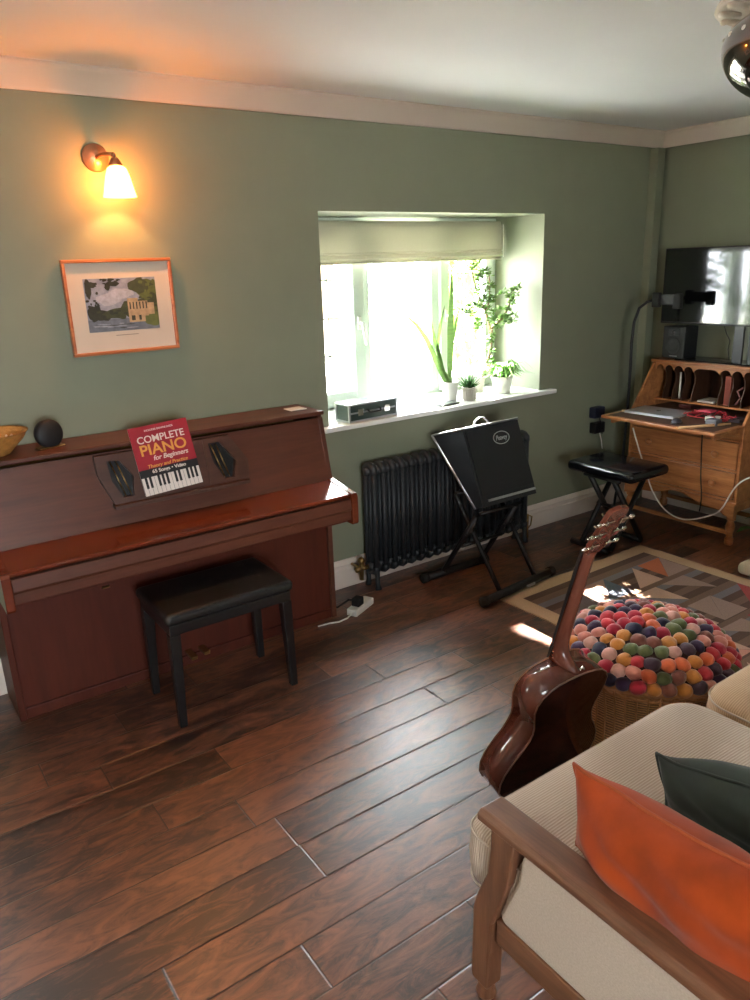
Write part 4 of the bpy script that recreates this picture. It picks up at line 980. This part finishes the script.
# ------------------------------------------------------------ keyboard stool (folding X)
t = thing('keyboard_bench', 'black padded folding X-leg bench with a shiny seat in front of the bureau', 'stool', (3.45, -.51, 0))
b_ = MB(); b_.box((-.17, -.225, .44), (.17, .225, .50)); o = b_.obj('seat', P('shiny_black_vinyl', srgb(18, 19, 22), .14, var=.1, bump=.25, bscale=8), t); q = o.modifiers.new('b', 'BEVEL'); q.width = .028; q.segments = 5
for f_ in o.data.polygons: f_.use_smooth = True
for sx in (-1, 1):
    y = .10*sx
    MB().tube([(-.15, y, .03), (.13, y, .43)], .016, 6).obj('leg', BLACKM, t)
    MB().tube([(.15, y*.8, .03), (-.13, y*.8, .43)], .016, 6).obj('leg', BLACKM, t)
for x in (-.15, .15):
    MB().tube([(x, -.085, .02), (x, .17, .02)], .018, 8).obj('foot_bar', BLACKM, t)
    MB().tube([(x*.86, -.12, .43), (x*.86, .12, .43)], .012, 8).obj('top_bar', BLACKM, t)
MB().tube([(0, -.12, .23), (0, .12, .23)], .012, 8).obj('pivot_bar', BLACKM, t)

# ------------------------------------------------------------ rug
rx0, rx1, ry0, ry1 = 2.43, 3.56, -2.0, -.62
t = thing('patchwork_rug', 'kilim rug with tan border, brown stripes and coloured triangle patches', 'rug', (3.0, -1.31, 0))
O = T(-3.0, 1.31, 0)
rc = {'tan': srgb(178, 148, 116), 'brown': srgb(84, 60, 50), 'brown2': srgb(112, 86, 70), 'red': srgb(150, 60, 58), 'pink': srgb(196, 140, 122), 'grey': srgb(112, 104, 108), 'blue': srgb(86, 94, 108), 'olive': srgb(150, 124, 112), 'orange': srgb(176, 96, 58), 'cream': srgb(190, 154, 134)}
rk = list(rc); rm = [P('rug_'+k, rc[k], .95, var=.15, scale=160, bump=.4, bscale=300) for k in rk]
b_ = MB(); 
# wavy outline of the ground cloth
pts = []
for a, c_, n in (((rx0, ry1), (rx1, ry1), 30), ((rx1, ry1), (rx1, ry0), 30), ((rx1, ry0), (rx0, ry0), 20), ((rx0, ry0), (rx0, ry1), 30)):
    for k in range(n): q = k/n; pts.append((a[0]+(c_[0]-a[0])*q+random.uniform(-.006, .006), a[1]+(c_[1]-a[1])*q+random.uniform(-.006, .006)))
b_.mi = 0; b_.prism(pts, 2, .0, .006)
z = .0065
def rq(pp, key, dz=0): b_.mi = rk.index(key); b_.poly([(x, y, z+dz) for x, y in pp])
bx = .085
ix0, ix1, iy0, iy1 = rx0+bx, rx1-bx, ry0+bx, ry1-bx
n = 26
for k in range(n):
    ya, yb3 = iy1-(iy1-iy0)*k/n, iy1-(iy1-iy0)*(k+1)/n
    rq([(ix0, yb3), (ix1, yb3), (ix1, ya), (ix0, ya)], ('brown', 'brown2', 'grey', 'brown', 'brown2')[k % 5])
tri = .19; cols_ = ['grey', 'olive', 'red', 'blue', 'pink', 'orange', 'cream', 'blue', 'red', 'olive']
k = 0; y = iy1-.10; rowi = 0
while y-tri > iy0:
    x = ix0+.06+(rowi % 2)*.12
    while x+tri < ix1:
        kk = cols_[(k*3+rowi) % 10]
        if rowi % 2 == 0: rq([(x, y-tri), (x+tri, y-tri), (x+tri, y)], kk, .0005)
        else: rq([(x, y), (x+tri, y-tri), (x+tri, y)], kk, .0005)
        kk2 = cols_[(k*7+rowi+4) % 10]
        if k % 2: rq([(x, y-tri), (x, y), (x+tri*.98, y) if rowi % 2 == 0 else (x+tri*.98, y-tri)][::1], kk2, .0007)
        x += tri+.045; k += 1
    y -= tri+.035; rowi += 1
b_.obj('woven_field', rm, t, M=O)
b_ = MB()
for k in range(110):
    y_ = ry0+(ry1-ry0)*k/110
    b_.tube([(rx0, y_, .003), (rx0-.012, y_+random.uniform(-.004, .004), .002)], .0012, 4)
b_.obj('fringe', rm[0], t, M=O)

# ------------------------------------------------------------ wicker basket stool with felt-ball cover
pc = V((1.985, -1.762, 0)); PR = .262
t = thing('wicker_basket', 'round tan wicker basket under the felt-ball cover beside the guitar', 'basket', tuple(pc))
prof = [(0, 0), (.225, 0), (.240, .02), (.246, .08), (.240, .16), (.238, .23), (.252, .30), (.266, .345), (.255, .352), (0, .352)]
MB().lathe(prof, seg=72).obj('body', WICK, t)
b_ = MB()
for z_, r_, rr in ((.350, .264, .014), (.334, .260, .008), (.318, .256, .007)):
    pts = []
    for k in range(120): a = 2*PI*k/120; pts.append((r_*math.cos(a)+.003*math.cos(a)*math.sin(a*40), r_*math.sin(a)+.003*math.sin(a)*math.sin(a*40), z_+.003*math.cos(a*40)))
    b_.tube(pts, rr, 6, closed=True)
b_.obj('braided_rim', CANE, t)
MB().tube([(.240*math.cos(2*PI*k/80), .240*math.sin(2*PI*k/80), .012) for k in range(80)], .012, 6, closed=True).obj('base_ring', CANE, t)
b_ = MB()
for k in range(48): a = 2*PI*k/48; b_.tube([((r_+.003)*math.cos(a), (r_+.003)*math.sin(a), z_) for r_, z_ in prof[2:8]], .0035, 5)
b_.obj('stakes', CANE, t)

t = thing('felt_ball_cushion', 'domed cushion cover of multicoloured felt balls sitting on the wicker basket', 'cushion', (pc.x, pc.y, .367))
MB().lathe([(0, 0), (PR-.02, 0), (PR-.012, .015), (PR-.03, .045), (.18, .075), (.09, .090), (0, .094)], seg=48).obj('pad', P('brown_felt_pad', srgb(70, 48, 44), .95), t)
bc = [srgb(170, 26, 54), srgb(192, 124, 52), srgb(206, 96, 52), srgb(206, 132, 116), srgb(56, 38, 74), srgb(94, 104, 62), srgb(134, 78, 66), srgb(208, 156, 142), srgb(190, 40, 52), srgb(74, 50, 66), srgb(38, 38, 66)]
bms = [P('felt_ball_wool', c_, .95, var=.12, scale=60, bump=.5, bscale=90, sheen=.4) for c_ in bc]
balls = []
random.seed(11)
rings_ = [(0, .098), (.044, .097), (.087, .092), (.130, .083), (.172, .070), (.213, .052), (.243, .027), (.262, -.002)]
for ri, (r_, z_) in enumerate(rings_):
    n = max(1, int(2*PI*r_/.0430)) if r_ else 1
    for k in range(n): a = 2*PI*(k+.5*(ri % 2))/n+ri*.3; balls.append(V((r_*math.cos(a), r_*math.sin(a), z_)))
cp = V((0, -3.08, 1.6))-V((pc.x, pc.y, .367))
# outer hanging rings only where the cover drapes; nearest balls first
balls.sort(key=lambda p: (p-cp).length)
me_c = []
for m_ in bms:
    bb = MB(); bb.ball((0, 0, 0), .0250, (1, 1, .86), 3)
    for v in bb.bm.verts: v.co *= 1+.16*mnoise.noise(v.co*38+V((len(me_c)*7, 0, 0)))+random.uniform(-.012, .012)
    o = bb.obj('felt_ball', m_, t); me_c.append(o)
for k, p in enumerate(balls[:100]):
    src = me_c[k % len(me_c)] if k < len(me_c) else random.choice(me_c)
    o = src if k < len(me_c) else src.copy()
    if k >= len(me_c): C.objects.link(o)
    o.parent = t; o.location = p+V((random.uniform(-.003, .003), random.uniform(-.003, .003), random.uniform(-.002, .003))); o.rotation_euler = (random.uniform(-.4, .4), random.uniform(-.4, .4), random.uniform(0, 6)); o.scale = (1, 1, 1) if k % 3 else (1.08, 1.04, 1.05)
b_ = MB()
for p in balls[100:]:
    b_.mi = random.randrange(len(bms)); b_.ball(p, .0245, (1, 1, .86), 2)
o = b_.obj('felt_balls', bms, t); o['kind'] = 'stuff'

# ------------------------------------------------------------ guitar
GM = Matrix(((.999, -.008, -.045, 1.536), (-.046, -.273, -.961, -1.631), (-.005, .962, -.273, .027), (0, 0, 0, 1)))
t = thing('acoustic_guitar', 'mahogany acoustic guitar seen from behind, leaning back towards the sofa', 'guitar', M=GM)
ow = [(0, 0), (.0015, .05), (.008, .09), (.025, .135), (.055, .170), (.095, .192), (.135, .198), (.175, .190), (.215, .168), (.25, .143), (.285, .127), (.31, .122), (.335, .124), (.365, .133), (.40, .142), (.43, .141), (.455, .127), (.473, .103), (.483, .075), (.488, .04), (.49, 0)]
half = [(w_, u) for u, w_ in ow]
outl = half + [(-w_, u) for w_, u in half[-2:0:-1]]
def gprism(b, pts, d0, d1, smooth=False): b.prism(pts, 2, d0, d1, smooth=smooth)
def gd(pts, s_): return [(x*s_, .245+(y-.245)*s_) for x, y in pts]
b_ = MB(); gprism(b_, outl, .004, .094, True); b_.obj('sides', GUITS, t)
b_ = MB(); gprism(b_, outl, .094, .098); b_.obj('back', GUITB, t, bevel=.0015)
b_ = MB(); gprism(b_, outl, .0, .004); b_.obj('soundboard', SPRUCE, t)
b_ = MB()
for d_ in (.0965, .0015): b_.tube([(x, y, d_) for x, y in outl], .0022, 6, closed=True)
b_.obj('binding', P('cream_binding', srgb(120, 80, 60), .3), t)
b_ = MB(); b_.lathe([(0, 0), (.049, 0), (.05, -.0012), (0, -.0014)], (0, .335, 0), 36); b_.obj('soundhole', EBONY, t)
b_ = MB(); b_.box((-.07, .145, -.009), (.07, .172, 0), bev=.003); b_.obj('bridge', EBONY, t)
# neck with a heel
b_ = MB()
rows = [(.488, .0275, .0), (.60, .0265, 0), (.72, .0245, 0), (.845, .0220, 0), (.862, .021, .002)]
def sect(u, hw, dp, off=0):
    r = []
    for k in range(9): a = PI*k/8; r.append(V((hw*math.cos(a), u, .002+off+dp*math.sin(a))))
    return r
secs = [sect(.489, .028, .090), sect(.497, .026, .092), sect(.506, .0255, .070), sect(.522, .026, .040), sect(.545, .0265, .026), sect(.60, .0262, .022), sect(.72, .0243, .020), sect(.845, .0222, .018), sect(.866, .024, .018, .003)]
vsx = [[b_.bm.verts.new(p) for p in s_] for s_ in secs]
for A, B in zip(vsx, vsx[1:]):
    for k in range(8): f_ = b_.bm.faces.new((A[k], A[k+1], B[k+1], B[k])); f_.smooth = True
    f_ = b_.bm.faces.new((A[8], A[0], B[0], B[8]))
b_.bm.faces.new(vsx[0]); b_.bm.faces.new(vsx[-1][::-1]); bmesh.ops.recalc_face_normals(b_.bm, faces=b_.bm.faces); b_.obj('neck', NECK, t)
b_ = MB(); b_.box((-.027, .40, -.006), (.027, .86, .002)); b_.obj('fingerboard', EBONY, t)
HM = T(0, .862, .004) @ Rx(.24)
b_ = MB(); b_.prism([(-.023, 0), (-.034, .03), (-.037, .15), (-.030, .166), (0, .172), (.030, .166), (.037, .15), (.034, .03), (.023, 0)], 2, 0, .014, M=HM); b_.obj('headstock', NECK, t, bevel=.002)
for sx in (-1, 1):
    for k in range(3):
        u = .040+k*.045
        b_ = MB(); b_.box((sx*.012, u-.009, .014), (sx*.034, u+.009, .024), M=HM, bev=.002); b_.tube([(sx*.03, u, .018), (sx*.052, u, .018)], .003, 8, M=HM)
        b_.ball((sx*.060, u, .018), .010, (1.1, .75, .45), 2, M=HM); b_.tube([(sx*.022, u, 0), (sx*.022, u, -.014)], .003, 8, M=HM)
        b_.obj('tuning_peg', CHROME, t)
b_ = MB(); b_.lathe([(0, 0), (.007, 0), (.004, .006), (.004, .010), (.008, .014), (.006, .018), (0, .019)], (0, 0, 0), 16, M=T(.022, .485, .078) @ Ry(PI/2)); b_.ball((0, -.004, .05), .008); b_.obj('strap_button', CHROME, t)
b_ = MB()
for k in range(6): x = -.02+.008*k; b_.tube([(x*1.3, .16, -.010), (x*.9, .86, -.008)], .0006, 4)
b_.obj('strings', CHROME, t)

# ------------------------------------------------------------ sofa
t = thing('sofa', 'wooden-framed sofa with low teak arm and ribbed beige seat cushions', 'sofa', (1.75, -2.55, 0))
O = T(-1.75, 2.55, 0)
AX = .905
def lip_outline(x0, x1, y0, y1, rad, s_, lip):
    # front corner on the left laps round the arm post; plain elsewhere
    xl = x0-lip; r2 = .035; yb = -2.140; pts = []
    def arc(cx, cy, r, a0): 
        for k in range(9): a = a0+k*PI/16; pts.append((cx+(r-s_)*math.cos(a), cy+(r-s_)*math.sin(a)))
    arc(x1-rad, y1-rad, rad, 0); arc(xl+r2+.02, y1-r2-.02, r2+.02, PI/2)
    pts.append((xl+s_, yb)); pts.append((xl+s_+(x0-xl)*.45, (y0+yb)/2))
    arc(x0+r2, y0+r2, r2, PI); arc(x1-r2, y0+r2, r2, 1.5*PI)
    return pts
def cushion(name, x0, x1, y0, y1, z0, z1, mat, rad=.09, par=t, crown=.018, lip=0):
    """box cushion with rounded plan corners, piping and a crowned top"""
    def outline(s_):
        pts = []
        if lip: return lip_outline(x0, x1, y0, y1, rad, s_, lip)
        for cx, cy, a0 in ((x1-rad, y1-rad, 0), (x0+rad, y1-rad, PI/2), (x0+rad, y0+rad, PI), (x1-rad, y0+rad, 1.5*PI)):
            for k in range(9): a = a0+k*PI/16; pts.append((cx+(rad-s_)*math.cos(a), cy+(rad-s_)*math.sin(a)))
        return pts
    b = MB(); h = z1-z0
    lay = [(.05, z0), (.012, z0+.004), (0, z0+.02), (-.006, (z0+z1)/2), (0, z1-.024), (.006, z1-.010), (.022, z1-.001), (.05, z1+crown*.35)]
    rings = [[b.bm.verts.new((x, y, z_)) for x, y in outline(s_)] for s_, z_ in lay]
    n = len(rings[0]); fs = []
    for A, B in zip(rings, rings[1:]):
        for k in range(n): f_ = b.bm.faces.new((A[k], A[(k+1) % n], B[(k+1) % n], B[k])); f_.smooth = True
    cx, cy = (x0+x1)/2, (y0+y1)/2; prev = rings[-1]
    for q in (.7, .4, .15):
        R_ = [b.bm.verts.new((cx+(v.co.x-cx)*q, cy+(v.co.y-cy)*q, z1+crown*(1-.65*q*q))) for v in rings[-1]]
        for k in range(n): f_ = b.bm.faces.new((prev[k], prev[(k+1) % n], R_[(k+1) % n], R_[k])); f_.smooth = True
        prev = R_
    f_ = b.bm.faces.new(prev); f_.smooth = True; b.bm.faces.new(rings[0][::-1])
    bmesh.ops.recalc_face_normals(b.bm, faces=b.bm.faces)
    o = b.obj(name, mat, par, M=O)
    for zz in (z0+.010, z1-.018):
        c = MB(); c.tube([(x, y, zz) for x, y in outline(-.0005)], .0028, 6, closed=True); c.obj('piping', PANELF, o, M=O)
    return o
CT = .435
cushion('seat_cushion', .957, 1.735, -2.70, -2.05, .285, CT, CORD, lip=.042)
cushion('seat_cushion', 1.765, 2.53, -2.70, -2.075, .285, CT, CORDLIT)
def swp(b, pts, hw, hh, M=None):
    """rail with a rounded-rectangle section swept along Y,Z points"""
    pass
for x in (AX, 2.55):
    # arm rail
    b_ = MB(); b_.prism([(x-.018, .500), (x+.046, .500), (x+.054, .508), (x+.054, .518), (x+.044, .530), (x-.014, .530), (x-.024, .520), (x-.024, .508)], 1, -2.86, -2.135); b_.obj('arm_rail', TEAK, t, bevel=.004, M=O)
    # bowed front post
    c_ = [(-2.160, .502), (-2.158, .44), (-2.150, .37), (-2.122, .30), (-2.108, .25), (-2.105, .15), (-2.102, .06), (-2.105, .045)]
    bk_ = [(-2.155, .045), (-2.158, .15), (-2.165, .24), (-2.188, .31), (-2.212, .38), (-2.218, .44), (-2.225, .502)]
    b_ = MB(); b_.prism(c_+bk_, 0, x-.008, x+.038); b_.obj('front_post', TEAKV, t, bevel=.005, M=O)
    b_ = MB(); b_.lathe([(0, 0), (.020, 0), (.024, .01), (.018, .03), (.022, .045), (0, .045)], (x+.015, -2.13, 0), 18); b_.obj('foot', TEAKV, t, M=O)
    b_ = MB(); b_.box((x-.002, -2.90, .0), (x+.038, -2.855, .62)); b_.obj('back_post', TEAKV, t, bevel=.004, M=O)
    b_ = MB(); b_.box((x+.002, -2.86, .19), (x+.034, -2.17, .255)); b_.obj('side_rail', TEAK, t, bevel=.004, M=O)
    # upholstered side panel with shaped front edge
    pp = [(-2.855, .255), (-2.185, .255), (-2.176, .275), (-2.196, .33), (-2.226, .40), (-2.234, .46), (-2.250, .497), (-2.855, .497)]
    b_ = MB(); b_.prism(pp, 0, x+.004, x+.032); o = b_.obj('arm_panel', PANELF, t, bevel=.010, M=O)
b_ = MB(); b_.box((AX+.04, -2.19, .19), (2.55, -2.16, .27)); b_.obj('front_rail', TEAK, t, bevel=.004, M=O)
b_ = MB(); b_.box((AX+.04, -2.86, .20), (2.55, -2.19, .283)); b_.obj('seat_deck', PANELF, t, M=O)
b_ = MB(); b_.box((AX+.04, -2.905, .20), (2.55, -2.87, .74)); b_.obj('back_rest', TEAK, t, bevel=.01, M=O)
for x0 in (.96, 1.77): 
    b_ = MB(); b_.box((x0, -2.865, .44), (x0+.76, -2.715, .80)); o = b_.obj('back_cushion', CORD, t, M=O); q = o.modifiers.new('b', 'BEVEL'); q.width = .05; q.segments = 4

# scatter cushions: pillow form built from four corner points
def pillow(name, label, corners, thick, mat, pmat, n=30, pinch=.045, rump=.010):
    """corners: bottom-a, bottom-b, top-b, top-a in world; thickness bulges both ways"""
    a, b_c, c_, d = [V(p) for p in corners]
    cen = (a+b_c+c_+d)/4; nn_ = (b_c-a).cross(d-a).normalized()
    t = thing(name, label, 'cushion', tuple(cen))
    b = MB(); G = {}
    for s_ in (1, -1):
        for i in range(n+1):
            for j in range(n+1):
                if s_ == -1 and (i in (0, n) or j in (0, n)): G[(s_, i, j)] = G[(1, i, j)]; continue
                u, v = i/n, j/n
                # pinch edges inwards between the corners
                pu = u+pinch*(math.sin(PI*v))*(1-2*u)*abs(1-2*u); pv = v+pinch*(math.sin(PI*u))*(1-2*v)*abs(1-2*v)
                p = a*(1-pu)*(1-pv)+b_c*pu*(1-pv)+c_*pu*pv+d*(1-pu)*pv
                h = thick*(max(0, math.sin(PI*u)*math.sin(PI*v)))**.5*.5
                h *= 1+.05*math.sin(7*u+3*v)+.04*math.sin(11*v-4*u)+.05*math.sin(16*u+5*math.sin(5*v))*(1-v*.3)
                edge = min(1, 6*min(u, 1-u, v, 1-v))
                h += edge*rump*(mnoise.noise(p*9)+.6*mnoise.noise(p*20))
                G[(s_, i, j)] = b.bm.verts.new(p-cen+nn_*h*s_+nn_*(1-edge)*rump*.8*mnoise.noise(p*14))
    for s_ in (1, -1):
        for i in range(n):
            for j in range(n): f_ = b.bm.faces.new((G[(s_, i, j)], G[(s_, i+1, j)], G[(s_, i+1, j+1)], G[(s_, i, j+1)])); f_.smooth = True
    bmesh.ops.recalc_face_normals(b.bm, faces=b.bm.faces)
    rim = [G[(1, i, 0)].co.copy() for i in range(n)]+[G[(1, n, j)].co.copy() for j in range(n)]+[G[(1, i, n)].co.copy() for i in range(n, 0, -1)]+[G[(1, 0, j)].co.copy() for j in range(n, 0, -1)]
    b.obj('cover', mat, t)
    c = MB(); c.tube(rim, .004, 6, closed=True); c.obj('piped_edge', pmat, t)
    return t
pillow('scatter_cushion', 'burnt orange velvet cushion leaning along the inside of the teak arm', [(1.005, -2.74, .455), (1.032, -2.27, .455), (1.020, -2.262, .650), (.992, -2.74, .70)], .19, VELO, PIPEO)
pillow('scatter_cushion', 'dark bottle-green velvet cushion standing behind the orange one', [(1.40, -2.72, .47), (1.272, -2.315, .452), (1.238, -2.300, .595), (1.28, -2.70, .66)], .16, VELG, VELG, pinch=.015)

# cream floor cushion at the right edge, on the rug's far side
t = thing('floor_cushion', 'cream square floor cushion past the far edge of the rug', 'floor cushion', (3.86, -1.42, 0))
b_ = MB(); b_.box((-.27, -.24, 0), (.27, .24, .065)); o = b_.obj('cover', P('cream_cotton', srgb(206, 196, 176), .9), t); q = o.modifiers.new('b', 'BEVEL'); q.width = .025; q.segments = 4

# potted plant at the right edge in front of the bureau
t = thing('potted_houseplant', 'green broad-leaved houseplant on the floor at the right edge by the bureau', 'potted plant', (4.02, -1.16, 0))
pot(t, .07, .09, .15, CERAM)
b_ = MB(); random.seed(9)
for k in range(26):
    a = random.uniform(0, 2*PI); r_ = random.uniform(.05, .13); h_ = random.uniform(.13, .30); d = V((math.cos(a), math.sin(a), 0)); p = V((0, 0, .13))+d*r_*.3
    q = p+d*r_+V((0, 0, h_-.13)); b_.tube([p, (p+q)/2+V((0, 0, .02)), q], .0025, 5)
    blade(b_, [q, q+d*.03+V((0, 0, .006)), q+d*.06, q+d*.095-V((0, 0, .02))], [.004, .022, .022, .001])
b_.obj('leaves', LEAFD, t)
